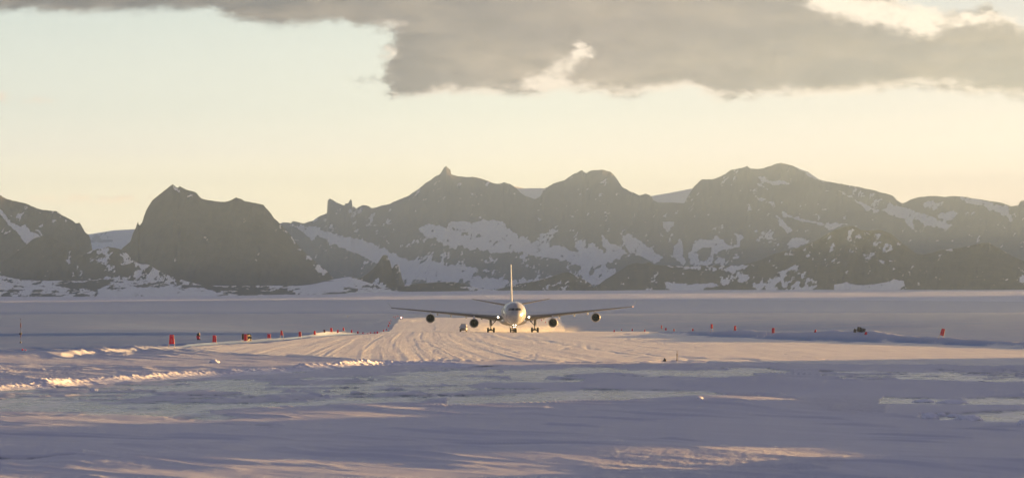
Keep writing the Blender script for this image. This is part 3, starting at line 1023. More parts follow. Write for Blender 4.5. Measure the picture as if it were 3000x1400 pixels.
# left mountain with its snow gully
L1c = [(-260, 545), (-100, 560), (0, 572), (23, 584), (78, 597), (116, 613), (167, 619), (179, 630), (213, 646), (221, 653), (233, 652), (243, 669), (248, 679), (260, 688), (266, 704), (270, 733), (285, 770), (300, 800)]
F1 = [(.97, 4, zA([(-20, 440), (10, 455), (60, 520), (150, 575), (190, 562), (240, 620), (300, 652), (230, 690), (205, 716), (180, 685), (120, 615), (40, 530)])),
      (.85, 3, zA([(270, 595), (340, 640), (320, 648), (290, 625)])), (.35, 8, zA([(480, 510), (600, 590), (630, 640), (560, 600)])),
      (.6, 5, zA([(290, 570), (325, 560), (320, 590)])), (.6, 5, zA([(385, 525), (415, 522), (405, 560)])),
      (.25, 14, zA([(360, 660), (480, 700), (600, 860), (560, 920), (500, 800)])),
      (.3, 10, zA([(60, 470), (200, 500), (160, 560), (90, 540)]))]
mountain('rocky_mountain', L1c, [(-260, 862), (300, 862)], 7300, 6450, M_ROCK_NEAR, F1, cov0=0.035, rows=150, relief=32, jag=1.8, seed=41, back=900)
mountain('rock_spur', [(-40, 800), (40, 745), (80, 716), (90, 704), (112, 694), (134, 692), (152, 696), (175, 708), (210, 722), (240, 740), (270, 760), (310, 800), (335, 835)],
         [(-40, 862), (335, 862)], 6450, 6300, M_ROCK_NEAR, [(.30, 10, zA([(380, 670), (480, 710), (600, 870), (560, 940), (480, 800)])), (.45, 8, zA([(640, 750), (720, 780), (800, 850), (700, 820)]))],
         cov0=0.02, rows=90, relief=14, jag=1.6, seed=43, back=300)
mountain('scree_slope', [(225, 760), (250, 742), (272, 733), (300, 727), (318, 723), (349, 729), (372, 742), (388, 762), (410, 773), (433, 774), (450, 784), (470, 795), (505, 810), (543, 822), (600, 838), (660, 850)],
         [(225, 862), (660, 862)], 6420, 6150, M_ROCK_NEAR, [(.85, 6, [(385, 768), (440, 772), (460, 790), (430, 788), (395, 782)]), (.62, 14, [(440, 790), (520, 820), (600, 842), (520, 846), (430, 826), (380, 800)]), (.12, 14, [(230, 740), (270, 740), (310, 790), (330, 815), (240, 815)])],
         cov0=0.44, rows=90, relief=12, jag=1.4, seed=47, nscale=16, back=300)

# right-hand nearer hills
L4c = [(1740, 852), (1753.6, 834), (1776.5, 817), (1811, 796), (1838, 777), (1864.6, 769), (1884, 773), (1903, 767), (1914, 775), (1945, 777), (2018, 779), (2067, 777), (2159, 777), (2194, 771), (2236, 758), (2266, 744), (2300, 735),
       (2334, 727), (2376.5, 710), (2415, 691), (2445, 673.5), (2468, 666), (2487.5, 662), (2503, 663), (2522, 673.5), (2545, 675), (2575.5, 673.5), (2598.5, 679), (2621.5, 692.6), (2644.5, 713.6), (2667, 729),
       (2686.5, 744), (2706, 746), (2732.5, 740), (2751.6, 733), (2790, 729), (2836, 721), (2866.5, 713.6), (2897, 711), (2912, 719), (2943, 736.6), (2970, 752), (3000, 765), (3080, 790), (3250, 820)]
F4 = [(.22, 25, zD([(-50, 770), (300, 650), (480, 590), (640, 600), (900, 700), (1000, 800), (760, 860), (500, 800), (100, 900)])),
      (.6, 6, zC([(640, 878), (830, 890), (960, 885), (1200, 885), (1290, 872), (1340, 880), (1150, 930), (980, 915), (800, 905), (700, 900)])),
      (.55, 12, zC([(1060, 960), (1200, 950), (1360, 965), (1300, 1010), (1080, 1030)])), (.4, 10, zC([(540, 1000), (640, 885), (620, 950), (500, 1060), (470, 1060)])),
      (.80, 9, zC([(1420, 1000), (1560, 940), (1640, 895), (1700, 930), (1720, 985), (1800, 1000), (1840, 1070), (1400, 1070), (1300, 1050)])),
      (.5, 9, zD([(-60, 900), (80, 900), (140, 980), (220, 1000), (330, 1050), (200, 1090), (-60, 1090)])),
      (1., 4, zC([(645, 1003), (760, 1020), (1000, 1022), (1045, 1032), (900, 1075), (900, 1110), (660, 1110), (690, 1072)])),
      (.98, 4, zD([(380, 1022), (480, 1020), (600, 1030), (760, 1008), (850, 985), (912, 1008), (885, 1070), (870, 1110), (380, 1110)])),
      (.5, 4, zD([(200, 740), (255, 745), (230, 775)])), (.6, 4, zD([(850, 690), (885, 725), (860, 720)])), (.7, 4, zD([(690, 830), (760, 850), (780, 905), (740, 860)])),
      (.7, 4, zD([(690, 640), (730, 640), (720, 660)])), (.75, 4, zD([(480, 615), (520, 600), (510, 640), (490, 700), (480, 680)])), (.7, 3, zD([(600, 618), (660, 640), (640, 645)])),
      (.55, 4, zD([(1180, 768), (1280, 757), (1400, 737), (1480, 715), (1560, 712), (1480, 730), (1380, 752), (1260, 778)])),
      (.95, 3, zD([(1570, 712), (1620, 740), (1700, 785), (1840, 850), (1840, 838), (1750, 800), (1680, 760), (1610, 722)])),
      (.6, 8, zD([(1800, 900), (1900, 930), (1900, 1070), (1800, 1050)])), (.02, 4, zD([(930, 960), (1000, 1000), (1700, 1000), (1700, 1110), (895, 1110)]))]
mountain('rocky_hill', L4c, [(1740, 862), (3250, 862)], 6500, 6080, M_ROCK_NEAR, F4, cov0=0.05, rows=140, relief=24, jag=1.5, seed=53, back=700, nscale=17)

# snow bank added unseen at right, its crest and gaps shading the foreground
def side_bank():
    yy = np.linspace(100, 476, 500)
    ww = np.linspace(-1, 1, 36)
    Y, W = np.meshgrid(yy, ww)
    off = np.interp(Y, [100, 120, 165, 178, 192, 205, 256, 268, 284, 296, 340, 352, 362, 372, 440, 458, 476], [0, 2.6, 2.5, -.6, -.6, 2.2, 2.0, -.2, -.2, 2.0, 1.8, 1.8, 1.9, 2.15, 2.1, 1.0, -6])
    xr = 0.19 * Y + 12
    h = xr / math.sin(R(SUN_AZ)) * math.tan(R(SUN_EL)) + off + (fbm(Y / 9, Y * 0, 4, .6, 501) - .5) * 1.3
    prof = (1 - np.abs(W) ** 2) ** 0.8
    Zm = -0.6 + (np.maximum(h, 0) + 0.6) * prof + (fbm(Y / 3, W * 3, 3, .5, 503) - .5) * .2 * prof
    P = np.stack([xr + W * (3 + 0.016 * Y), Y, Zm], axis=-1)
    one = np.ones_like(Y)
    grid_mesh('shade_bank', P, M_SNOW, {'snow': one, 'track': one * .1, 'firn_shade': one * 0}, flip=True)


side_bank()

# massif added unseen on the right, shaped to shade the far plain and the mountain feet
def shade_massif():
    yy = np.linspace(2700, 16800, 260)
    ww = np.linspace(-1, 1, 40)
    Y, W = np.meshgrid(yy, ww)
    h = np.interp(Y, [2700, 3150, 3850, 4200, 6450, 6800, 7150, 7450, 8600, 10500, 16000, 16800], [0, 60, 190, 205, 205, 70, 70, 270, 400, 560, 560, 30])
    n = ridged(Y / 900, W * 1.4, 5, .5, 301)
    Zm = 4 + h * (0.72 + .5 * n) * (1 - np.abs(W) ** 1.6)
    Xm = np.interp(Y, [9500, 11500, 13300, 15500], [3300, 2620, 2640, 3300]) + W * 560 + (fbm(Y / 1500, W * 0, 2, .5, 307) - .5) * 160
    Zm = np.minimum(Zm, 592 - 8 * n)
    Zm = np.where(np.abs(W) > .97, -4, Zm)
    P = np.stack([Xm, Y, Zm], axis=-1)
    grid_mesh('shade_massif', P, M_ROCK_NEAR, {'snow': sstep(fbm(Y / 200, W * 6, 5, .6, 311), .5, .56)}, flip=True)


shade_massif()

# small dark hills and the twin spires
mountain('small_hill', [(1440, 856), (1456, 848), (1518, 832), (1576, 822), (1615, 811), (1646, 799), (1667.6, 797), (1678, 802), (1693, 811), (1708, 816.5), (1731.6, 832), (1739, 843), (1748, 836), (1759, 831), (1780, 838), (1800, 852)],
         [(1440, 860), (1800, 860)], 6120, 6020, M_ROCK_NEAR, [(.7, 4, [(1670, 798), (1692, 810), (1712, 818), (1690, 816)]), (.5, 4, [(1590, 836), (1640, 828), (1640, 836), (1600, 840)])], cov0=0.16, rows=60, relief=8, jag=1.2, seed=59, back=140, nscale=11)
mountain('rock_spires', [(1030, 852), (1040, 825), (1068, 807), (1082, 797), (1095, 786), (1110.5, 766), (1117, 754), (1122, 748), (1134, 748), (1139, 756), (1143.5, 770), (1148, 787), (1151, 784), (1155, 777), (1160, 774), (1167, 774),
                         (1171, 781), (1174, 797), (1177, 815), (1183, 828), (1190, 852)], [(1030, 860), (1190, 860)], 6300, 6200, M_ROCK_NEAR, [(.6, 6, [(1068, 830), (1110, 815), (1130, 838), (1090, 845)])], cov0=0.06, rows=80, relief=6, jag=1.6,
         seed=61, back=90, step=1.8)
mountain('moraine', [(1090, 856), (1118, 849), (1150, 840), (1173, 836), (1215, 832), (1258, 828), (1316, 825), (1343.5, 828), (1382, 839), (1420, 846), (1500, 856)], [(1090, 860), (1500, 860)], 6060, 6010, M_ROCK_NEAR,
         [(.7, 5, [(1370, 846), (1440, 842), (1480, 856), (1380, 856)])], cov0=0.22, rows=40, relief=6, jag=1.0, seed=67, back=120, nscale=12, stretch=(2.2, .6))
mountain('moraine_strip', [(-260, 790), (0, 801), (16, 810), (68, 820), (136, 822), (245, 822), (326, 816), (380, 822), (440, 828), (540, 834), (640, 837), (760, 836), (870, 837), (910, 834), (945, 826), (975, 818), (1010, 812), (1035, 810),
                           (1060, 822), (1120, 840), (1220, 850), (1330, 857)], [(-260, 876), (250, 874), (430, 874), (600, 872), (870, 868), (1100, 861), (1330, 859)], 6150, 5900, M_ROCK_NEAR,
         [(.9, 8, [(290, 852), (480, 848), (600, 846), (680, 858), (640, 872), (300, 873)]), (.05, 5, [(150, 834), (245, 826), (330, 820), (300, 842), (260, 848), (200, 845)]), (.42, 6, [(-20, 852), (250, 848), (250, 872), (-20, 873)]),
          (.85, 8, [(-20, 806), (60, 824), (140, 830), (200, 846), (100, 850), (-20, 850)]), (.95, 6, [(870, 836), (945, 826), (1010, 814), (1060, 824), (1010, 836), (1000, 850), (900, 856), (880, 846)]), (.15, 6, [(575, 838), (700, 838), (860, 846), (860, 862), (760, 866), (640, 858)])],
         cov0=0.55, rows=60, relief=10, jag=.8, seed=71, back=120, nscale=11, stretch=(2.4, .6))

# ------------------------------------------------------------------ object materials
M_WHITE = simple_mat('white_aircraft_paint', (0.31, 0.32, 0.345), 0.28, var=0.05, scale=0.6, coat=0.5)
M_GREYP = simple_mat('grey_wing_paint', (0.13, 0.13, 0.135), 0.45, var=0.08, scale=0.8)
M_NAC = simple_mat('nacelle_grey', (0.34, 0.34, 0.35), 0.33, var=0.06, scale=1.0, coat=0.3)
M_LIP = simple_mat('bare_metal', (0.55, 0.54, 0.53), 0.22, 1.0, var=0.06)
M_DARK = simple_mat('fan_black', (0.003, 0.003, 0.0035), 0.9)
M_DARK.node_tree.nodes['Principled BSDF'].inputs['Specular IOR Level'].default_value = 0.05
M_GLASS = simple_mat('cockpit_glass', (0.008, 0.010, 0.013), 0.12, var=0.02)
M_GEAR = simple_mat('gear_metal', (0.035, 0.033, 0.032), 0.5, 0.3)
M_TYRE = simple_mat('tyre_rubber', (0.010, 0.010, 0.010), 0.85)
M_RIM = simple_mat('wheel_rim', (0.25, 0.25, 0.25), 0.45, 0.6)
M_LAMP = simple_mat('lit_lamp', (1, 0.9, 0.75), 0.3, emit=((1.0, 0.83, 0.58), 2.2))
M_NAVR = simple_mat('navigation_lamp', (1, 0.5, 0.4), 0.3, emit=((1.0, 0.55, 0.42), 0.05))
M_RED = simple_mat('red_board_cloth', (0.80, 0.010, 0.045), 0.7, var=0.18, scale=2.5)
M_MAROON = simple_mat('maroon_board_cloth', (0.13, 0.010, 0.022), 0.75, var=0.18, scale=2.5)
M_BLACK = simple_mat('black_board', (0.010, 0.010, 0.012), 0.6)
M_WOOD = simple_mat('pale_stake', (0.62, 0.50, 0.34), 0.7, var=0.2, scale=5)
M_MARK = simple_mat('white_marks', (0.80, 0.78, 0.80), 0.6)
M_POST = simple_mat('brown_post', (0.075, 0.040, 0.018), 0.8, var=0.25, scale=4)
M_SUVW = simple_mat('suv_white', (0.40, 0.40, 0.41), 0.3, coat=0.6, var=0.04)
M_BLKP = simple_mat('black_plastic', (0.02, 0.02, 0.021), 0.5)
M_STRIPE_R = simple_mat('faded_red_paint', (0.12, 0.03, 0.03), 0.8)
M_STRIPE_W = simple_mat('mast_grey', (0.07, 0.07, 0.075), 0.8)


def airfoil(x, yle, ch, t, z, inc=0.0, n=11, vert=False):
    """closed ring of one wing section"""
    s = [0.5 * (1 - math.cos(math.pi * i / n)) for i in range(n + 1)]
    yt = [5 * t * (.2969 * math.sqrt(q) - .126 * q - .3516 * q * q + .2843 * q ** 3 - .1015 * q ** 4) for q in s]
    up = [(q * ch, v * ch) for q, v in zip(s, yt)]
    lo = [(q * ch, -v * ch) for q, v in zip(s, yt)]
    pts = up[::-1] + lo[1:]
    c, sn = math.cos(inc), math.sin(inc)
    out = []
    for a, b in pts:
        yy = a * c + b * sn
        zz = b * c - a * sn
        if vert:
            out.append((x + b, yle + a, z))
        else:
            out.append((x, yle + yy, z + zz))
    return out


# ------------------------------------------------------------------ airliner
def airliner():
    d0 = 785.0
    zc = 4.65
    root = empty('airliner', (0.72, d0, ground_z(0.7, 791.7)))
    root.rotation_euler = (R(-0.36), R(-0.30), R(0.89))
    tag(root, 'white four-engine jet airliner facing the camera with its landing lights on', 'airplane')
    # fuselage
    prof = [(0, .03, -.62), (.06, .32, -.615), (.2, .60, -.60), (.5, .98, -.55), (1.0, 1.40, -.46), (1.8, 1.86, -.34), (2.8, 2.23, -.22), (4.0, 2.52, -.12), (5.5, 2.71, -.05),
            (7.5, 2.81, 0), (9, 2.82, 0), (20, 2.82, 0), (30, 2.82, 0), (40, 2.82, 0), (45, 2.72, .12), (50, 2.35, .45), (55, 1.75, .95), (59, 1.15, 1.4), (62, .6, 1.75), (63.3, .22, 1.9)]
    ys = np.concatenate([np.linspace(0, 1, 9) ** 1.5, np.linspace(1.15, 9, 26), np.linspace(10, 40, 12), np.linspace(41.5, 63.3, 22)])
    py_ = [p[0] for p in prof]

    def rr(y): return float(np.interp(math.sqrt(max(y, 0)), [math.sqrt(a) for a in py_], [p[1] for p in prof]))

    def zz(y): return float(np.interp(math.sqrt(max(y, 0)), [math.sqrt(a) for a in py_], [p[2] for p in prof]))
    NS = 64
    rings = []
    for y in ys:
        r, dz = rr(y), zz(y)
        rings.append([(math.cos(2 * math.pi * i / NS) * r, y, zc + dz + math.sin(2 * math.pi * i / NS) * r) for i in range(NS)])
    MB().loft(rings).build('fuselage', M_WHITE, root, angle=60)

    def nose_y(x, z):
        lo_, hi_ = 0.0, 9.0
        for _ in range(40):
            mid = (lo_ + hi_) / 2
            if x * x + (z - zz(mid)) ** 2 <= rr(mid) ** 2: hi_ = mid
            else: lo_ = mid
        return hi_
    # cockpit panes laid on the nose skin, with frames
    def pane(q):
        m = MB()
        n = 6
        g = []
        for j in range(n + 1):
            v = j / n
            for i in range(n + 1):
                u = i / n
                a = [q[0][k] * (1 - u) + q[1][k] * u for k in (0, 1)]
                b = [q[3][k] * (1 - u) + q[2][k] * u for k in (0, 1)]
                x, z = a[0] * (1 - v) + b[0] * v, a[1] * (1 - v) + b[1] * v
                g.append((x, nose_y(x, z) - 0.025, zc + z))
        m.add(g, [(j * (n + 1) + i, j * (n + 1) + i + 1, (j + 1) * (n + 1) + i + 1, (j + 1) * (n + 1) + i) for j in range(n) for i in range(n)])
        o = m.build('cockpit_window', M_GLASS, root)
        return o
    zt, zb = 1.18, 0.66
    for sgn in (-1, 1):
        for x0, x1, x2, x3 in ((.075, .84, .90, .075), (.93, 1.16, 1.38, .99), (1.25, 1.34, 1.62, 1.47)):
            pane([(sgn * x0, zt), (sgn * x1, zt), (sgn * x2, zb), (sgn * x3, zb)])
    # radome seam and small probes
    seam = MB()
    yv = 1.55
    seam.lathe([(yv - .02, rr(yv) + .006), (yv + .02, rr(yv) + .008)], (0, 0, zc + zz(yv)), 'Y', 48)
    seam.build('radome_seam', M_GREYP, root)
    for sgn in (-1, 1):
        pr = MB()
        x, z = sgn * 2.05, -.35
        y = nose_y(x, z)
        pr.tube((x, y, zc + z), (x * 1.05, y - .12, zc + z), .025, .02)
        pr.tube((x * 1.05, y - .12, zc + z), (x * 1.05, y - .45, zc + z), .03, .015)
        pr.build('probe', M_GEAR, root)
    # doors down the sides
    for sgn in (-1, 1):
        for y in (7.4, 19.0, 33.0, 46.0):
            dr_ = MB()
            r = rr(y)
            th0, th1 = -.30, .42
            a = []
            for k in range(7):
                th = th0 + (th1 - th0) * k / 6
                a.append((sgn * math.cos(th) * (r + .012), zc + zz(y) + math.sin(th) * (r + .012)))
            for k in range(6):
                dr_.add([(a[k][0], y - .53, a[k][1]), (a[k][0], y + .53, a[k][1]), (a[k + 1][0], y + .53, a[k + 1][1]), (a[k + 1][0], y - .53, a[k + 1][1])], [(0, 1, 2, 3)])
            dr_.build('cabin_door', M_WHITE, root)
    # antenna blades on the roof and belly
    for y, z, s in ((14, zc + 2.8, 1), (24, zc + 2.8, 1), (12, zc - 2.8, -1)):
        MB().hexa([(-.03, y, z - .05 * s), (.03, y, z - .05 * s), (.03, y + .5, z - .05 * s), (-.03, y + .5, z - .05 * s),
                   (-.015, y + .2, z + .36 * s), (.015, y + .2, z + .36 * s), (.015, y + .5, z + .36 * s), (-.015, y + .5, z + .36 * s)]).build('antenna', M_GREYP, root)
    # belly fairing
    bf = []
    for y, w, h in ((17.0, .6, .2), (18.5, 2.2, .62), (20.5, 3.0, .98), (24, 3.28, 1.12), (30, 3.28, 1.14), (34, 3.05, 1.05), (37, 2.4, .75), (39.5, 1.0, .25)):
        bf.append([(math.cos(2 * math.pi * i / 36) * w, y, zc - 1.9 + math.sin(2 * math.pi * i / 36) * h) for i in range(36)])
    MB().loft(bf).build('belly_fairing', M_NAC, root, angle=60)
    # wings
    ST = [(1.2, 20.5, 11.6, .135, -1.2, 3.2), (2.8, 21.6, 10.7, .135, -1.02, 3.0), (6.0, 23.6, 8.9, .125, -.76, 2.3), (9.5, 25.8, 7.3, .112, -.42, 1.6), (14.5, 28.9, 6.0, .105, .06, .9),
          (20.1, 32.4, 4.7, .10, .60, .3), (25.5, 35.8, 3.4, .098, 1.12, 0), (29.6, 38.3, 2.4, .095, 1.52, -.4)]

    def wing_at(x):
        xs = [s[0] for s in ST]
        return [float(np.interp(x, xs, [s[k] for s in ST])) for k in range(6)]
    for sgn in (-1, 1):
        rg = [airfoil(sgn * s[0], s[1], s[2], s[3], zc + s[4], R(s[5])) for s in ST]
        wing = MB().loft(rg).build('wing', M_GREYP, root, angle=50)
        wl = [airfoil(sgn * 29.58, 38.5, 2.1, .06, zc + 1.52), airfoil(sgn * 30.15, 39.1, 1.75, .06, zc + 2.15), airfoil(sgn * 30.85, 40.0, .9, .06, zc + 2.98)]
        MB().loft(wl).build('winglet', M_WHITE, wing, angle=50)
        for x, L in ((7.6, 3.6), (11.4, 3.6), (15.1, 3.2), (18.4, 2.8)):
            s = wing_at(x)
            ye = s[1] + s[2]
            f = MB()
            pr = [(-L * .62, .03), (-L * .5, .14), (-L * .25, .25), (0, .28), (L * .2, .24), (L * .38, .12), (L * .46, .03)]
            f.lathe(pr, (sgn * x, ye - .2, zc + s[4] - .38 - .07 * L), 'Y', 16, sx=.85, sz=1.25)
            f.build('flap_fairing', M_WHITE, wing)
        lp = MB()
        lp.lathe([(0.0, 0.01), (0.02, .19), (.12, .20), (.2, .12)], (sgn * 3.72, 21.95, zc - .92), 'Y', 20)
        lp.build('landing_light', M_LAMP, wing)
        nv = MB()
        nv.lathe([(-.22, .01), (-.15, .11), (0, .16), (.3, .10)], (sgn * 29.62, 38.5, zc + 1.50), 'Y', 16)
        nv.build('navigation_light', M_NAVR if sgn > 0 else M_GLASS, wing)
        # engines and pylons
        for x, y0, ze in ((9.5, 20.9, 2.34), (20.1, 27.9, 3.56)):
            e = empty('engine', (sgn * x, y0, ze))
            e.parent = root
            n = MB()
            n.lathe([(.28, .93), (.10, .955), (.02, .985), (0, 1.01), (.02, 1.035), (.12, 1.08), (.45, 1.12), (1.2, 1.145), (2.2, 1.12), (3.4, 1.02), (4.4, .88), (4.42, .80)], (0, 0, 0), 'Y', 48)
            n.build('nacelle', M_NAC, e, angle=70)
            q = MB()
            q.lathe([(.24, .928), (.10, .95), (.018, .983), (-.004, 1.01), (.018, 1.038), (.10, 1.075)], (0, 0, 0), 'Y', 48)
            q.build('intake_lip', M_NAC, e, angle=70)
            k = MB()
            k.lathe([(.27, .925), (.8, .91), (1.25, .92), (1.26, .30), (1.26, .01)], (0, 0, 0), 'Y', 40)
            k.build('intake_duct', M_DARK, e, angle=40)
            fb_ = MB()
            for b in range(22):
                a = 2 * math.pi * b / 22
                fb_.box((math.cos(a) * .60, 1.18, math.sin(a) * .60), (.60, .03, .15), Matrix.Rotation(-a, 3, 'Y') @ Matrix.Rotation(.6, 3, 'X'))
            fb_.build('fan_blades', M_DARK, e, smooth=False)
            sp = MB()
            sp.lathe([(.72, .01), (.78, .08), (.95, .19), (1.15, .29)], (0, 0, 0), 'Y', 24)
            sp.build('spinner', M_DARK, e)
            nz = MB()
            nz.lathe([(4.3, .60), (5.1, .50), (5.8, .38), (5.82, .28), (6.5, .03)], (0, 0, 0), 'Y', 24)
            nz.build('exhaust_nozzle', M_GEAR, e)
            dl = MB()
            dl.hexa([(-.13, .9, -1.12), (.13, .9, -1.12), (.13, 2.6, -1.08), (-.13, 2.6, -1.08), (-.13, .9, -1.0), (.13, .9, -1.0), (.13, 2.6, -.98), (-.13, 2.6, -.98)])
            dl.build('drain_mast', M_NAC, e, smooth=False)
            s = wing_at(x)
            zw = zc + s[4] - ze
            yl = s[1] - y0
            p = MB()
            w0, w1 = .20, .24
            p.hexa([(-w0, .9, .98), (w0, .9, .98), (w0, 5.0, .70), (-w0, 5.0, .70), (-w1 * .7, yl - 1.2, zw - .12), (w1 * .7, yl - 1.2, zw - .12), (w1, yl + 3.2, zw - .22), (-w1, yl + 3.2, zw - .22)])
            p.build('pylon', M_NAC, e, bevel=.04)
        # tailplane
        tr = [airfoil(sgn * .6, 52.6, 5.6, .09, zc + 2.02), airfoil(sgn * 1.6, 53.3, 5.2, .09, zc + 2.18), airfoil(sgn * 9.75, 58.9, 2.0, .085, zc + 3.72)]
        tp = MB().loft(tr).build('tailplane', M_GREYP, root, angle=50)
        # main gear
        g = empty('main_gear', (sgn * 5.36, 32.0, 0))
        g.parent = root
        m = MB()
        m.tube((0, 0, 3.7), (0, 0, 1.75), .23, .21, 16)
        m.tube((0, 0, 1.75), (0, 0, .62), .15, .15, 16)
        m.tube((0, 0, 1.0), (0, 0, .75), .30, .38, 16)
        m.tube((-.02, -.32, 3.6), (0, -.05, 2.0), .08)
        m.tube((.0, -.34, 1.45), (0, -.34, .9), .05)
        m.box((0, 0, 3.45), (.95, .8, .45))
        m.box((sgn * .45, 0, 3.35), (.32, .5, .5))
        m.build('strut', M_GEAR, g, bevel=.02)
        m = MB()
        m.tube((-sgn * .1, 0, 1.72), (-sgn * .95, 0, 2.66), .085)
        m.tube((-sgn * .95, 0, 2.66), (-sgn * .15, 0, 3.2), .06)
        m.tube((-sgn * .86, 0, 2.52), (-sgn * 1.14, 0, 2.92), .14)
        m.build('side_brace', M_GEAR, g)
        m = MB()
        m.hexa([(sgn * .30, -.75, 1.95), (sgn * .36, -.75, 1.95), (sgn * .36, .75, 1.95), (sgn * .30, .75, 1.95), (sgn * .26, -.85, 3.6), (sgn * .40, -.85, 3.6), (sgn * .40, .85, 3.6), (sgn * .26, .85, 3.6)])
        m.hexa([(sgn * .31, -.3, 1.55), (sgn * .35, -.3, 1.55), (sgn * .35, .3, 1.55), (sgn * .31, .3, 1.55), (sgn * .30, -.5, 1.95), (sgn * .36, -.5, 1.95), (sgn * .36, .5, 1.95), (sgn * .30, .5, 1.95)])
        m.build('gear_door', M_GEAR, g, smooth=False)
        m = MB()
        m.tube((0, -1.15, .62), (0, 1.15, .62), .17, .17, 14)
        for yy in (-.98, .98):
            m.tube((-.62, yy, .61), (.62, yy, .61), .12)
            m.box((-.3, yy, .55), (.2, .3, .3))
            m.box((.3, yy, .55), (.2, .3, .3))
        m.build('bogie', M_GEAR, g)
        for xx in (-.71, .71):
            for yy in (-.98, .98):
                wheel(g, xx, yy, .605, .605, .47)
    # fin
    fr_ = [airfoil(0, 46.2, 11.6, .055, zc + 2.0, vert=True), airfoil(0, 48.6, 9.6, .060, zc + 3.2, vert=True), airfoil(0, 53.6, 6.6, .065, zc + 8.0, vert=True), airfoil(0, 57.6, 4.3, .068, zc + 12.30, vert=True)]
    fin = MB().loft(fr_).build('fin', M_WHITE, root, angle=50)
    df = MB()
    df.loft([[(math.cos(2 * math.pi * i / 20) * w, y, zc + z + math.sin(2 * math.pi * i / 20) * h) for i in range(20)] for y, w, z, h in ((42.5, .05, 2.7, .05), (46, .5, 2.6, .45), (50, .62, 2.45, .6), (56, .45, 2.4, .5), (60, .1, 2.3, .1))])
    df.build('dorsal_fairing', M_WHITE, root)
    # centre gear
    g = empty('center_gear', (0, 33.2, 0))
    g.parent = root
    m = MB()
    m.tube((0, 0, 2.6), (0, 0, .58), .15)
    m.tube((-.4, 0, .58), (.4, 0, .58), .1)
    m.build('strut', M_GEAR, g)
    for xx in (-.5, .5):
        wheel(g, xx, 0, .575, .575, .42)
    # nose gear
    g = empty('nose_gear', (0, 6.7, 0))
    g.parent = root
    m = MB()
    m.tube((0, 0, 2.5), (0, 0, 1.2), .17)
    m.tube((0, 0, 1.2), (0, 0, .52), .11)
    m.tube((-.34, 0, .53), (.34, 0, .53), .09)
    m.tube((0, -.1, 1.25), (0, -.38, .95), .05)
    m.tube((0, -.38, .95), (0, -.08, .65), .05)
    m.box((0, -.12, 1.62), (.62, .18, .14))
    m.box((0, -.12, 1.95), (.74, .12, .10))
    m.box((0, -.1, 1.3), (.5, .14, .18))
    m.tube((0, .1, 1.3), (0, 1.5, 2.5), .08)
    m.build('strut', M_GEAR, g)
    for xx in (-.36, .36):
        wheel(g, xx, 0, .525, .525, .30)
    for xx, z, r in ((-.29, 1.97, .17), (.29, 1.97, .17), (-.18, 1.40, .075), (.18, 1.40, .075)):
        l = MB()
        l.lathe([(0, .01), (.02, r), (.10, r), (.2, r * .5)], (xx, -.3, z), 'Y', 20)
        l.build('taxi_light', M_LAMP, g)
    for sgn in (-1, 1):
        dd_ = MB()
        dd_.hexa([(sgn * .42, .2, 1.55), (sgn * .46, .2, 1.55), (sgn * .46, 1.6, 1.75), (sgn * .42, 1.6, 1.75), (sgn * .50, .1, 2.25), (sgn * .54, .1, 2.25), (sgn * .54, 1.8, 2.2), (sgn * .50, 1.8, 2.2)])
        dd_.build('nose_gear_door', M_GEAR, g, smooth=False)
        d2_ = MB()
        d2_.hexa([(sgn * 1.2, 2.2, 1.15), (sgn * 1.24, 2.2, 1.15), (sgn * 1.24, 2.9, 1.2), (sgn * 1.2, 2.9, 1.2), (sgn * 1.15, 2.0, 2.1), (sgn * 1.2, 2.0, 2.1), (sgn * 1.2, 3.2, 2.1), (sgn * 1.15, 3.2, 2.1)])
        if sgn < 0:
            d2_.build('bay_door', M_GEAR, g, smooth=False)
    return root


def wheel(parent, x, y, z, r, w):
    t = MB()
    t.lathe([(-w * .42, r * .55), (-w * .5, r * .72), (-w * .48, r * .9), (-w * .34, r * .985), (0, r), (w * .34, r * .985), (w * .48, r * .9), (w * .5, r * .72), (w * .42, r * .55)], (0, 0, 0), 'X', 28)
    tyre = t.build('wheel', M_TYRE, None)
    tyre.parent = parent
    tyre.location = (x, y, z)
    h = MB()
    h.lathe([(-w * .40, .01), (-w * .40, r * .25), (-w * .30, r * .5), (-w * .40, r * .56), (w * .40, r * .56), (w * .30, r * .5), (w * .40, r * .25), (w * .40, .01)], (x, y, z), 'X', 20)
    h.build('wheel_rim', M_RIM, parent)


airliner()


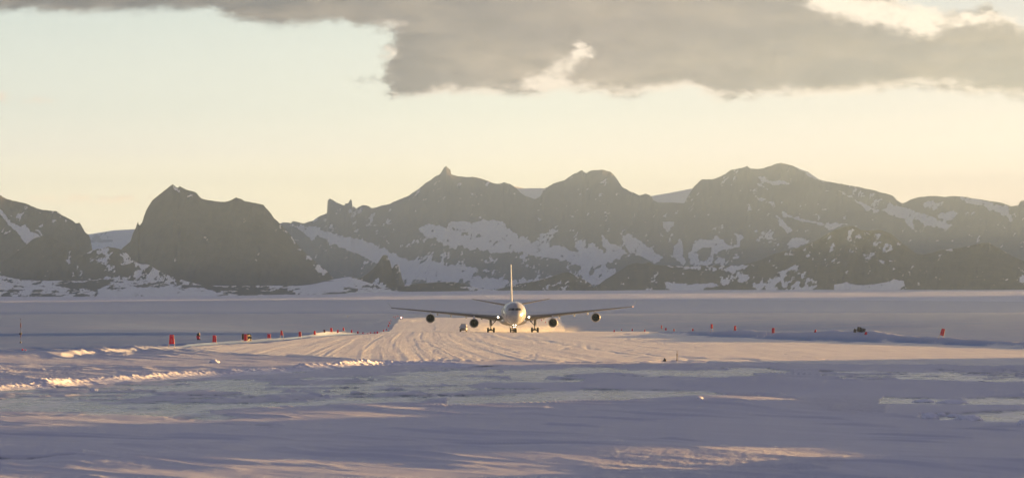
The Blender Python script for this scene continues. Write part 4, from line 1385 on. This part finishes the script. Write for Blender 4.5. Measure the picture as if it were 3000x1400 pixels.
# ------------------------------------------------------------------ utility vehicle behind the wing
def vehicle():
    x, d, z = ground_at(1356, 973.2, 860)
    root = empty('utility_vehicle', (x, d, z), (0, 0, R(-3)))
    tag(root, 'white four-wheel-drive vehicle with a roof rack on the runway beneath the wing', 'car')

    def rg(y, w, zb, zt, tw):
        return [(-w, y, zb), (w, y, zb), (w * 1.02, y, zb + (zt - zb) * .55), (tw, y, zt), (-tw, y, zt), (-w * 1.02, y, zb + (zt - zb) * .55)]
    b = MB()
    b.loft([rg(0, .78, .42, .92, .74), rg(.12, .86, .38, 1.02, .80), rg(.6, .90, .36, 1.08, .82), (rg(1.25, .91, .36, 1.14, .84)), rg(1.75, .91, .36, 1.22, .84), rg(4.55, .91, .40, 1.22, .84), rg(4.75, .86, .45, 1.15, .80)])
    b.loft([rg(1.25, .83, 1.10, 1.14, .78), rg(1.95, .83, 1.12, 1.80, .66), rg(2.4, .83, 1.12, 1.86, .68), rg(4.3, .83, 1.12, 1.84, .68), rg(4.7, .82, 1.12, 1.7, .64)])
    b.build('body', M_SUVW, root, bevel=.035)
    w = MB()
    w.hexa([(-.70, 1.30, 1.18), (.70, 1.30, 1.18), (.70, 1.5, 1.16), (-.70, 1.5, 1.16), (-.60, 1.90, 1.74), (.60, 1.90, 1.74), (.60, 2.05, 1.74), (-.60, 2.05, 1.74)])
    w.build('windshield', M_GLASS, root, smooth=False)
    for s in (-1, 1):
        sw = MB()
        sw.hexa([(s * .80, 2.1, 1.22), (s * .845, 2.1, 1.22), (s * .845, 4.4, 1.22), (s * .80, 4.4, 1.22), (s * .66, 2.3, 1.74), (s * .72, 2.3, 1.74), (s * .72, 4.3, 1.74), (s * .66, 4.3, 1.74)])
        sw.build('side_window', M_GLASS, root, smooth=False)
        hl = MB().box((s * .66, .06, .86), (.24, .12, .17))
        hl.build('headlight', M_LIP, root, bevel=.02)
        mi = MB().box((s * 1.02, 1.75, 1.22), (.17, .10, .22)).tube((s * .85, 1.78, 1.18), (s * .98, 1.78, 1.2), .03)
        mi.build('mirror', M_BLKP, root, bevel=.02)
    MB().box((0, -.005, .86), (.98, .06, .20)).build('grille', M_BLKP, root, bevel=.015)
    MB().box((0, -.06, .55), (1.62, .16, .16)).box((0, -.1, .42), (1.5, .1, .1)).build('bumper', M_BLKP, root, bevel=.02)
    rk = MB()
    for yy in (2.5, 3.1, 3.7, 4.2):
        rk.tube((-.62, yy, 1.95), (.62, yy, 1.95), .025)
    for xx in (-.62, .62):
        rk.tube((xx, 2.4, 1.95), (xx, 4.3, 1.95), .03)
        for yy in (2.5, 4.2):
            rk.tube((xx, yy, 1.80), (xx, yy, 1.95), .025)
    rk.box((0, 2.5, 2.0), (1.15, .14, .12))
    rk.build('roof_rack', M_BLKP, root)
    for sx in (-.76, .76):
        for yy in (.95, 3.75):
            wheel(root, sx, yy, .36, .36, .26)


vehicle()


# ------------------------------------------------------------------ marker boards beside the runway
def board(px, top, bot, wt, wb, basey, label, mat=None, lean=0.0, yaw=0.0, legs=True, marks=0, notch=0.0, group='red boards along the runway edges', dmin=430, name='marker_board', cat='marker board', dist=None, thick=.10):
    """one cloth board on two stakes; px sizes are photo pixels, converted to metres at its distance"""
    if dist is None:
        x, d, z = ground_at(px, basey, dmin)
    else:
        d = dist
        x = (px - 1500) * A * d
        z = CAMZ + (HOR - basey) * A * d
    k = A * d
    root = empty(name, (x, d, z - 0.02), (0, R(lean), R(yaw)))
    tag(root, label, cat, group)
    zt, zb = (basey - top) * k, max((basey - bot) * k, -.12)
    a, b = wt * k / 2, wb * k / 2
    th = thick
    if mat is None: mat = M_RED
    p = MB()
    nt = notch * (zt - zb)
    # slightly sagging cloth, front and back skins
    nx, nz = (13, 17) if marks else (8, 8)
    fr = []
    for s in (-1, 1):
        for j in range(nz + 1):
            v = j / nz
            for i in range(nx + 1):
                u = i / nx * 2 - 1
                hw = b + (a - b) * v
                sag = (1 - u * u) * nt * v
                wav = .35 * th * math.sin(u * 4.2 + px) * math.sin(v * 5 + px * .7)
                fr.append((u * hw, s * th / 2 + wav, zb + (zt - zb) * v - sag))
    W_ = nx + 1
    n1 = W_ * (nz + 1)
    fs = []
    for j in range(nz):
        for i in range(nx):
            q = (j * W_ + i, j * W_ + i + 1, (j + 1) * W_ + i + 1, (j + 1) * W_ + i)
            fs.append(q)
            fs.append(tuple(n1 + t_ for t_ in q[::-1]))
    rim_ = [i for i in range(W_)] + [j * W_ + nx for j in range(1, nz + 1)] + [nz * W_ + i for i in range(nx - 1, -1, -1)] + [j * W_ for j in range(nz - 1, 0, -1)]
    for q in range(len(rim_)):
        r0, r1 = rim_[q], rim_[(q + 1) % len(rim_)]
        fs.append((r1, r0, n1 + r0, n1 + r1))
    p.add(fr, fs)
    po = p.build('panel', mat, root, angle=50)
    if legs:
        slope = (b - a) / max(zt - zb, .01)
        for s in (-1, 1):
            l = MB()
            xb = s * (b + slope * zb + .03)
            l.tube((xb, .02, -.25), (s * (a + .02), .04, zt * .97), .032 if zt > .9 else .028, .026, 8)
            l.build('stake', M_WOOD, root)
    if marks:
        pat = {1: [(-.3, .78), (.12, .78), (.4, .80), (0, .5), (-.2, .24), (.3, .24)], 2: [(-.05, .80), (-.05, .5), (-.3, .22), (.3, .24)],
               3: [(-.42, .86), (.42, .86), (-.42, .68), (.42, .68), (-.42, .45), (.42, .45), (-.42, .22), (.42, .22), (0, .86), (0, .45)]}[marks]
        po.data.materials.append(M_MARK)
        cells = {(min(int((u + 1) / 2 * nx), nx - 1), min(int(v * nz), nz - 1)) for u, v in pat}
        # the front skin is the one facing the camera
        for f in po.data.polygons:
            c = f.center
            v = (c.z - zb) / (zt - zb)
            hw = b + (a - b) * v
            if f.normal.y < -.5 and hw > 0:
                i, j = int((c.x / hw + 1) / 2 * nx), int(v * nz)
                if (i, j) in cells: f.material_index = 1
    return root


GL = 'red boards along the left runway edge'
GR = 'red boards along the right runway edge'
# px, top, bottom, top width, bottom width, base row, label
board(503, 979, 1007, 11, 15.5, 1020, 'largest red board with white marks, on long splayed stakes at the left', marks=1, notch=.05, group=GL)
board(628, 981, 1001, 9, 11.5, 1005, 'upright red board with white marks, right of the crumpled black and red board', marks=2, group=GL, yaw=14)
board(788, 976, 990, 7.5, 10, 994, 'red board with a sagging notched top, right of the bundled boards', marks=2, notch=.22, group=GL)
board(826, 967, 981, 4.5, 8, 993, 'narrow tapering red board high on long pale stakes', marks=2, group=GL, lean=-3)
board(878.5, 971, 985, 6.5, 7, 989, 'plain bright red upright board, left of the board with a pale lit edge', group=GL)
board(922, 968, 980, 5, 5.5, 982, 'red board with a pale lit right edge, left of the maroon board', group=GL, yaw=24)
board(951, 965, 973, 5.5, 5.5, 974, 'small dark maroon board half buried on top of a snow mound', mat=M_MAROON, group=GL, legs=False, lean=-6)
board(971.5, 960, 972, 5.5, 6, 973.5, 'bright red board leaning left on a snow mound, beside the maroon board', group=GL, lean=-8)
board(989.5, 966, 974.5, 5, 4.5, 975, 'short red board right of the leaning board on the mound', group=GL, legs=False, yaw=18)
board(1007.5, 958.5, 967.5, 2.5, 5.2, 974.5, 'small tapering dark red board raised on two pale stakes', group=GL, lean=-6)
board(1030, 965.5, 974, 4, 4.2, 975.5, 'upright small red board, first of the row right of the staked tapering board', group=GL, legs=False)
board(1048.5, 969, 976, 4.4, 4.2, 976.5, 'small notched red board on the runway rim, second after the staked tapering board', group=GL, legs=False, notch=.15, lean=-5)
board(1063, 972, 976.5, 3, 3.4, 977, 'low red board with a torn top corner, half sunk in the runway rim', group=GL, legs=False, notch=.3)
board(1077, 975.0, 977.2, 4.0, 3.5, 977.3, 'red board lying almost flat on the runway rim', group=GL, legs=False)
board(1085.7, 972, 976.5, 2, 3.2, 977, 'tiny red triangular board right of the flat-lying one', group=GL, legs=False)
board(1097.3, 970.8, 976.2, 1.5, 3.2, 976.7, 'tiny red board with a pale lit side on the runway rim', group=GL, yaw=30)
board(1105.5, 970.5, 976, 4.4, 4.4, 976.6, 'squat square red board, last one on the near left runway rim', group=GL, legs=False)
FAR = dict(group='small red boards at the far left edge of the runway', legs=False, dmin=1085)
board(1124, 964.5, 971, 2, 3.4, 971.5, 'small red board lowest in the far rising row', **FAR)
board(1132.5, 962, 967, 2, 3, 967.5, 'second lowest small red board of the far rising row', **FAR)
board(1138, 949.3, 956, 2, 4, 959.5, 'tiny red board with a bright pale side on a stake, in the far rising row', group='small red boards at the far left edge of the runway', dmin=1085, yaw=28)
board(1142, 944, 948.7, 3, 3.2, 949.5, 'tiny bright red square board, just above the pale-sided far board', **FAR)
board(1139.4, 941, 945.2, 1.4, 2, 945.8, 'thin red sliver board touching the tiny square one', **FAR)
board(1145, 936.6, 941, 1.4, 2.2, 941.5, 'thin red board below the pale snow line, above the sliver board', **FAR)
board(1153, 926.2, 929.4, 1.6, 2.2, 930, 'leftmost tiny red board above the pale snow line', **FAR)
board(1159.3, 925.6, 929.2, 1.4, 1.8, 930, 'middle tiny red board above the pale snow line', **FAR)
board(1158.4, 930.2, 932.8, 1.1, 1.4, 933.4, 'tiniest red board, directly below the middle one on the pale snow line', **FAR)
board(1165.5, 923.6, 927.8, 1.2, 2.1, 929, 'tiny red board nearest the red lamp at the far runway end', **FAR)

board(1799, 965.8, 971.8, 3, 3.8, 972.4, 'small red board nearest the outer right engine, on the runway rim', group=GR, legs=False, lean=6)
board(1820, 963.6, 967, 2, 2.8, 968, 'tiny tilted red board, second from the outer right engine', group=GR, legs=False, lean=22)
board(1851.5, 963, 968.5, 2.6, 3.4, 969, 'small red board leaning right, third from the outer right engine', group=GR, legs=False, lean=12)
board(1888, 964, 970.5, 1.6, 3.4, 971.5, 'small dark red tapering board with one leaning stake, left of the tall narrow board', group=GR, lean=14)
board(1938, 952, 962, 3, 4.2, 967.5, 'tall narrow red board raised on stakes, the taller of a close pair', group=GR, yaw=16)
board(1950.5, 959.5, 966.8, 5, 6, 967.4, 'plain red board at the right foot of the tall narrow one', group=GR, legs=False, notch=.12)
board(1974.5, 963, 969.8, 3.4, 4.2, 970.3, 'small red board with a pale lit top corner, left of the windblown lit streak', group=GR, yaw=20)
board(2029.5, 961.6, 969, 3.6, 5.2, 969.6, 'red board left of the bright drift, alone on the snow bank', group=GR, yaw=18, notch=.2)
board(2085.2, 948.8, 961.8, 6, 6.2, 973.5, 'red board high on two long pale stakes on the snow bank', group=GR, yaw=18)
board(2153, 953, 967, 5.5, 6.8, 968.5, 'red board with a pale lit right edge on top of the right snow bank', group=GR, yaw=22, lean=3)
board(2264.8, 960, 975, 7.6, 7.4, 976, 'upright bright red board with white marks in the middle of the right snow bank', group=GR, marks=2, lean=2)
board(2387.3, 965, 972.8, 4.2, 4.6, 973.6, 'small red board tipped over with one bare stake, left of the black boards', group=GR, lean=18, yaw=14)
board(2756.5, 961, 981.5, 9.2, 11, 990.5, 'large red board with white marks leaning right at the far right', group=GR, marks=2, lean=15)
FR = dict(group='distant red boards behind the right main gear', legs=False)
board(1580.8, 930, 934, 2, 2.4, 934.5, 'distant red board just right of the right main gear, upper left of a faint group', dmin=1085, **FR)
board(1587, 934.5, 939.5, 2.4, 2.8, 940, 'distant red board, brightest of the faint group between gear and engine', dmin=1085, **FR)
board(1598, 941.5, 945.5, 2, 2.4, 946, 'faint distant red board nearest the inner right engine', dmin=1085, **FR)

# bundled boards left
GB = 'boards bundled together left of the runway'
board(711.5, 977, 993.5, 5, 4.4, 1001, 'black board at the left end of the bundle, white dots down its side', mat=M_BLACK, group=GB, yaw=8)
board(719, 978, 997.8, 8, 9, 1003, 'red board among the black ones in the bundle', group=GB, yaw=0, dist=ground_at(719, 1003, 430)[1] - .5)
board(726.5, 977, 996, 5, 5, 1002, 'black board with a broad yellow lit edge beside the red one in the bundle', mat=M_BLACK, group=GB, yaw=58, thick=.2)
board(730.5, 977.5, 995, 4.6, 4.6, 1001, 'black board with a white lit edge, second from the right end of the bundle', mat=M_BLACK, group=GB, yaw=64, lean=-4, thick=.2)
board(735, 979, 997, 3.6, 4, 1000, 'black board leaning at the right end of the bundle', mat=M_BLACK, group=GB, yaw=60, lean=-9, thick=.2)
# bundled boards right
GD = 'black boards with white marks on the right snow bank'
board(2504, 962.5, 972.8, 8, 9, 973.4, 'small tilted black board with white marks, leftmost of the black heap', mat=M_BLACK, group=GD, lean=10, marks=3, legs=False, cat='marker board')
board(2516, 957, 971, 12, 12, 972.5, 'topmost black board of the heap, two white squares near its top', mat=M_BLACK, group=GD, lean=8, marks=2, legs=False)
board(2527.5, 961, 976.4, 12, 12.5, 977, 'black board covered with white marks at the right of the heap', mat=M_BLACK, group=GD, lean=10, marks=3, legs=False, dist=ground_at(2516, 972.5, 430)[1] - .6)
board(2536, 970.5, 980, 5, 8.2, 980.5, 'slumped red board at the right foot of the black boards', group=GR, lean=12, notch=.1)


# crumpled board: black flap folded over a red panel
def crumpled():
    x, d, z = ground_at(581, 995.2, 430)
    k = A * d
    root = empty('crumpled_board', (x, d, z), (0, 0, 0))
    tag(root, 'crumpled black board folded over a red one, its top catching yellow sunlight', 'marker board')
    def strip(pts, name, mat, th=.10):
        m = MB()
        rings = []
        for cx, zz_, hw, yy in pts:
            c = (cx * k, yy, zz_ * k)
            rings.append([(c[0] - hw * k, c[1] - th, c[2]), (c[0] + hw * k, c[1] - th * .6, c[2]), (c[0] + hw * k, c[1] + th, c[2]), (c[0] - hw * k, c[1] + th, c[2])])
        m.loft(rings)
        m.build(name, mat, root, bevel=.02)
    strip([(2.5, -.5, 6.2, 0), (1.0, 1.5, 4.6, 0), (0, 3.2, 3.8, .02)], 'skirt', M_BLACK)
    strip([(0, 3.0, 4.0, -.02), (-1.0, 7, 4.2, -.05), (-1.6, 11.5, 4.4, -.02)], 'panel', M_RED)
    strip([(1.8, 9, 3.6, .05), (-.4, 12, 5.2, .02), (.2, 15, 3.6, .06), (-1.0, 18.2, 3.2, .02), (2.0, 20.5, 2.4, .08)], 'flap', M_BLACK, .12)
    m = MB()
    m.hexa([(3.4 * k, -.12, 14 * k), (5.0 * k, -.02, 14 * k), (5.0 * k, .1, 14 * k), (3.4 * k, .05, 14 * k), (2.6 * k, -.1, 20 * k), (4.4 * k, 0, 21.5 * k), (4.4 * k, .1, 21.5 * k), (2.6 * k, .05, 20 * k)])
    m.build('torn_edge', M_WOOD, root, bevel=.02)


crumpled()


# red scraps at the far left, mast, post, bag, lamp
def scrap(px, py, w, h, label, lean):
    x, d, z = ground_at(px, py + h, 380)
    k = A * d
    m = MB()
    m.hexa([(-w / 2 * k, -.1, -.1), (w / 2 * k, -.06, -.1), (w / 2 * k, .06, -.1), (-w / 2 * k, .08, -.1), (-w / 2 * k, -.02, h * k), (w * .25 * k, 0, h * .9 * k), (w * .3 * k, .08, h * .85 * k), (-w / 2 * k, .06, h * k)])
    o = m.build('buried_board', M_RED, None, bevel=.02)
    o.location = (x, d, z)
    o.rotation_euler = (0, R(lean), 0)
    tag(o, label, 'marker board', 'board tips sticking out of the snow at far left')


scrap(66, 1021.5, 5.2, 4.2, 'larger red board tip poking out of the snow below the striped mast', 6)
scrap(75.5, 1023.2, 3.0, 3.4, 'smaller red board tip poking out of the snow below the striped mast', -10)


def mast():
    x, d, z = ground_at(60.5, 1004.5, 500)
    k = A * d
    root = empty('striped_mast', (x, d, z))
    tag(root, 'thin tall instrument mast with faded red sections and a black box at the far left', 'mast')
    m = MB()
    m.tube((0, 0, -.3), (0, 0, 71 * k), .035, .025, 10)
    m.build('pole', M_STRIPE_W, root)
    m = MB()
    for z0, z1, r in ((45, 59, .085), (17, 24, .07)):
        m.tube((0, 0, z0 * k), (0, 0, z1 * k), r, r, 12)
    m.build('red_sleeve', M_STRIPE_R, root)
    MB().box((-.06, -.05, 27 * k), (.34, .3, .34)).box((.13, .1, 28 * k), (.1, .3, .4)).build('instrument_box', M_BLKP, root, bevel=.02)
    MB().box((-.05, 0, 2.2 * k), (.2, .2, .3), Matrix.Rotation(.4, 3, 'Y')).tube((0, 0, 4.5 * k), (.02, 0, .5 * k), .1, .14).build('base_clamp', M_BLKP, root, bevel=.02)
    MB().tube((-.1, 0, 70.5 * k), (.1, 0, 71.5 * k), .04).build('top_sensor', M_BLKP, root)


mast()


def post():
    x, d, z = ground_at(1983.5, 1057.2, 380)
    k = A * d
    m = MB()
    m.tube((0, 0, -.2), (.0, 0, 22 * k), .062, .058, 10)
    m.tube((0, 0, 22 * k), (0, 0, 30.5 * k), .034, .03, 10)
    o = m.build('wooden_post', M_POST)
    o.location = (x, d, z)
    tag(o, 'slim brown wooden post standing upright on the near runway edge', 'post')
    x, d, z = ground_at(1947, 1057.8, 380)
    root = empty('equipment_bag', (x, d, z))
    tag(root, 'small lumpy black equipment bag on the snow left of the wooden post', 'bag')
    m = MB()
    m.loft([[(cx + math.cos(2 * math.pi * i / 14) * w, math.sin(2 * math.pi * i / 14) * w * .6, h) for i in range(14)] for cx, w, h in ((0, .245, -.04), (0, .26, .06), (.02, .22, .15), (.07, .15, .24), (.08, .10, .30))])
    m.build('bag', M_BLKP, root)
    m = MB().box((-.01, -.02, .34), (.13, .12, .13)).tube((.03, 0, .30), (.11, 0, .33), .035)
    m.build('top_pouch', M_BLKP, root, bevel=.03)
    m = MB()
    m.tube((.235, -.1, .0), (.25, -.1, .11), .022)
    m.build('buckle_strap', M_WOOD, root)


post()


def far_lamp():
    x, d, z = ground_at(1175.5, 932.6, 1085)
    k = A * d
    root = empty('red_lamp', (x, d, z))
    tag(root, 'round glowing red lamp with a white centre at the far left corner of the runway', 'lamp')
    MB().tube((0, 0, -.2), (0, 0, .2), .12, .1).build('stand', M_BLKP, root)
    m = MB()
    m.lathe([(-.30, .02), (-.24, .2), (-.1, .29), (.1, .29), (.24, .2), (.3, .02)], (0, 0, .38), 'Z', 20)
    m.build('lens', simple_mat('red_lamp_lens', (.8, .02, .02), .3, emit=((1.0, .04, .06), 0.5)), root)
    m = MB()
    m.lathe([(-.06, .01), (-.04, .13), (.04, .15)], (0, -.29, .40), 'Y', 16)
    m.build('bulb', M_LAMP, root)
    x, d, z = ground_at(1018.7, 928.8, 1085)
    root = empty('reflector_post', (x, d, z))
    tag(root, 'lone tiny post with a pale shining top out on the plain left of the runway', 'post')
    MB().tube((0, 0, -.2), (0, 0, .35), .09).build('stake', M_BLKP, root)
    m = MB()
    m.lathe([(-.2, .03), (-.1, .17), (.1, .17), (.2, .03)], (0, 0, .5), 'Z', 14)
    m.build('reflector', M_SUVW, root)


far_lamp()


# ------------------------------------------------------------------ lumps of snow in the foreground
def snow_block(px, py, w, h, label, seed, group='loose snow lumps on the ice'):
    x, d, z = ground_at(px, py, 130)
    k = A * d
    rnd = random.Random(seed)
    bm = bmesh.new()
    bmesh.ops.create_icosphere(bm, subdivisions=4, radius=1.0)
    off = [rnd.uniform(0, 50) for _ in range(3)]
    co = np.array([v.co[:] for v in bm.verts])
    nz = (fbm(co[:, 0] * 1.6 + off[0] + co[:, 2], co[:, 1] * 1.6 + off[1] - co[:, 2], 4, .55, seed) - .5) * .7
    for v, q in zip(bm.verts, nz):
        s = 1 + q
        v.co = Vector((v.co.x * s * w / 2 * k, v.co.y * s * w * .55 * k, max(v.co.z, -.35) * s * h * k))
    for f in bm.faces: f.smooth = True
    me = bpy.data.meshes.new('snow_lump')
    bm.to_mesh(me)
    bm.free()
    for nm, val in (('snow', 1.0), ('track', .15), ('firn_shade', 0.0)):
        la = me.attributes.new(nm, 'FLOAT', 'POINT')
        la.data.foreach_set('value', np.full(len(me.vertices), val, dtype=np.float32))
    me.materials.append(M_SNOW)
    o = bpy.data.objects.new('snow_lump', me)
    ROOT.objects.link(o)
    o.location = (x, d, z)
    tag(o, label, 'snow lump', group)


snow_block(2050, 1167, 20, 7, 'round snow lump perched on the crest of the middle drift', 1)
snow_block(2704, 1178, 66, 9, 'long low snow lump, upper left of those on the right-hand ice', 2)
snow_block(2790, 1181, 84, 10, 'long low snow lump, upper right of those on the right-hand ice', 3)
snow_block(2725, 1222, 54, 14, 'rough snow lump leftmost in the lower row on the right-hand ice', 4)
snow_block(2758, 1218, 26, 12, 'small snow lump second from left in the lower row on the right-hand ice', 5)
snow_block(2795, 1220, 46, 9, 'flat snow lump third from left in the lower row on the right-hand ice', 6)
snow_block(2835, 1230, 78, 16, 'largest wedge-shaped snow lump on the right-hand ice', 7)
snow_block(2994, 1243, 30, 14, 'snow lump cut by the right edge of the picture', 8)
snow_block(628, 1062, 30, 8, 'lone snow lump on the apron behind the rubble berm', 9)
snow_block(275, 1143, 22, 6, 'small sunlit snow lump on the ice below the rubble berm', 10)


# ------------------------------------------------------------------ snow blown up behind the wheels
def spray(px, d, zc, sx, sy, sz, dens):
    m = bpy.data.materials.new('blown_snow')
    m.use_nodes = True
    t = NT(m.node_tree)
    t.n.clear()
    out = t.new('ShaderNodeOutputMaterial')
    v = t.new('ShaderNodeVolumePrincipled')
    v.inputs['Color'].default_value = (0.98, 0.97, 0.95, 1)
    tc = t.new('ShaderNodeTexCoord')
    ln = t.new('ShaderNodeVectorMath', operation='LENGTH')
    t.l.new(tc.outputs['Object'], ln.inputs[0])
    fall = t.smooth(t.sub(1.0, ln.outputs['Value']), 0.0, 0.75)
    nz = t.noise(tc.outputs['Object'], 2.6, 4.0, 0.6)
    t.put(v.inputs['Density'], t.mul(t.mul(fall, t.smooth(nz, 0.34, 0.66)), dens))
    v.inputs['Anisotropy'].default_value = 0.45
    t.l.new(v.outputs[0], out.inputs['Volume'])
    b = MB()
    n = 14
    b.lathe([(math.sin(math.pi * (i / n - .5)), max(math.cos(math.pi * (i / n - .5)), .001)) for i in range(n + 1)], (0, 0, 0), 'Z', 28)
    o = b.build('blowing_snow', m)
    o.location = ((px - 1500) * A * d, d, zc)
    o.scale = (sx, sy, sz)
    tag(o, kind='stuff')


spray(1436, 850, -.3, 8, 24, 3.2, 0.032)
spray(1592, 852, -.3, 12, 26, 3.4, 0.022)
spray(1515, 852, -.5, 11, 22, 2.8, 0.03)

# ------------------------------------------------------------------ haze
def haze():
    x0, x1, y0, y1, z0, z1 = -3150, 4300, -300, 16600, -14, 600
    m = bpy.data.materials.new('haze_air')
    m.use_nodes = True
    t = NT(m.node_tree)
    t.n.clear()
    out = t.new('ShaderNodeOutputMaterial')
    v = t.new('ShaderNodeVolumePrincipled')
    v.inputs['Color'].default_value = (0.405, 0.61, 1.0, 1)
    v.inputs['Density'].default_value = 8.3e-5
    v.inputs['Anisotropy'].default_value = 0.7
    t.l.new(v.outputs[0], out.inputs['Volume'])
    m.cycles.homogeneous_volume = True
    b = MB().box(((x0 + x1) / 2, (y0 + y1) / 2, (z0 + z1) / 2), (x1 - x0, y1 - y0, z1 - z0))
    o = b.build('haze', m, smooth=False)
    tag(o, kind='stuff')


haze()
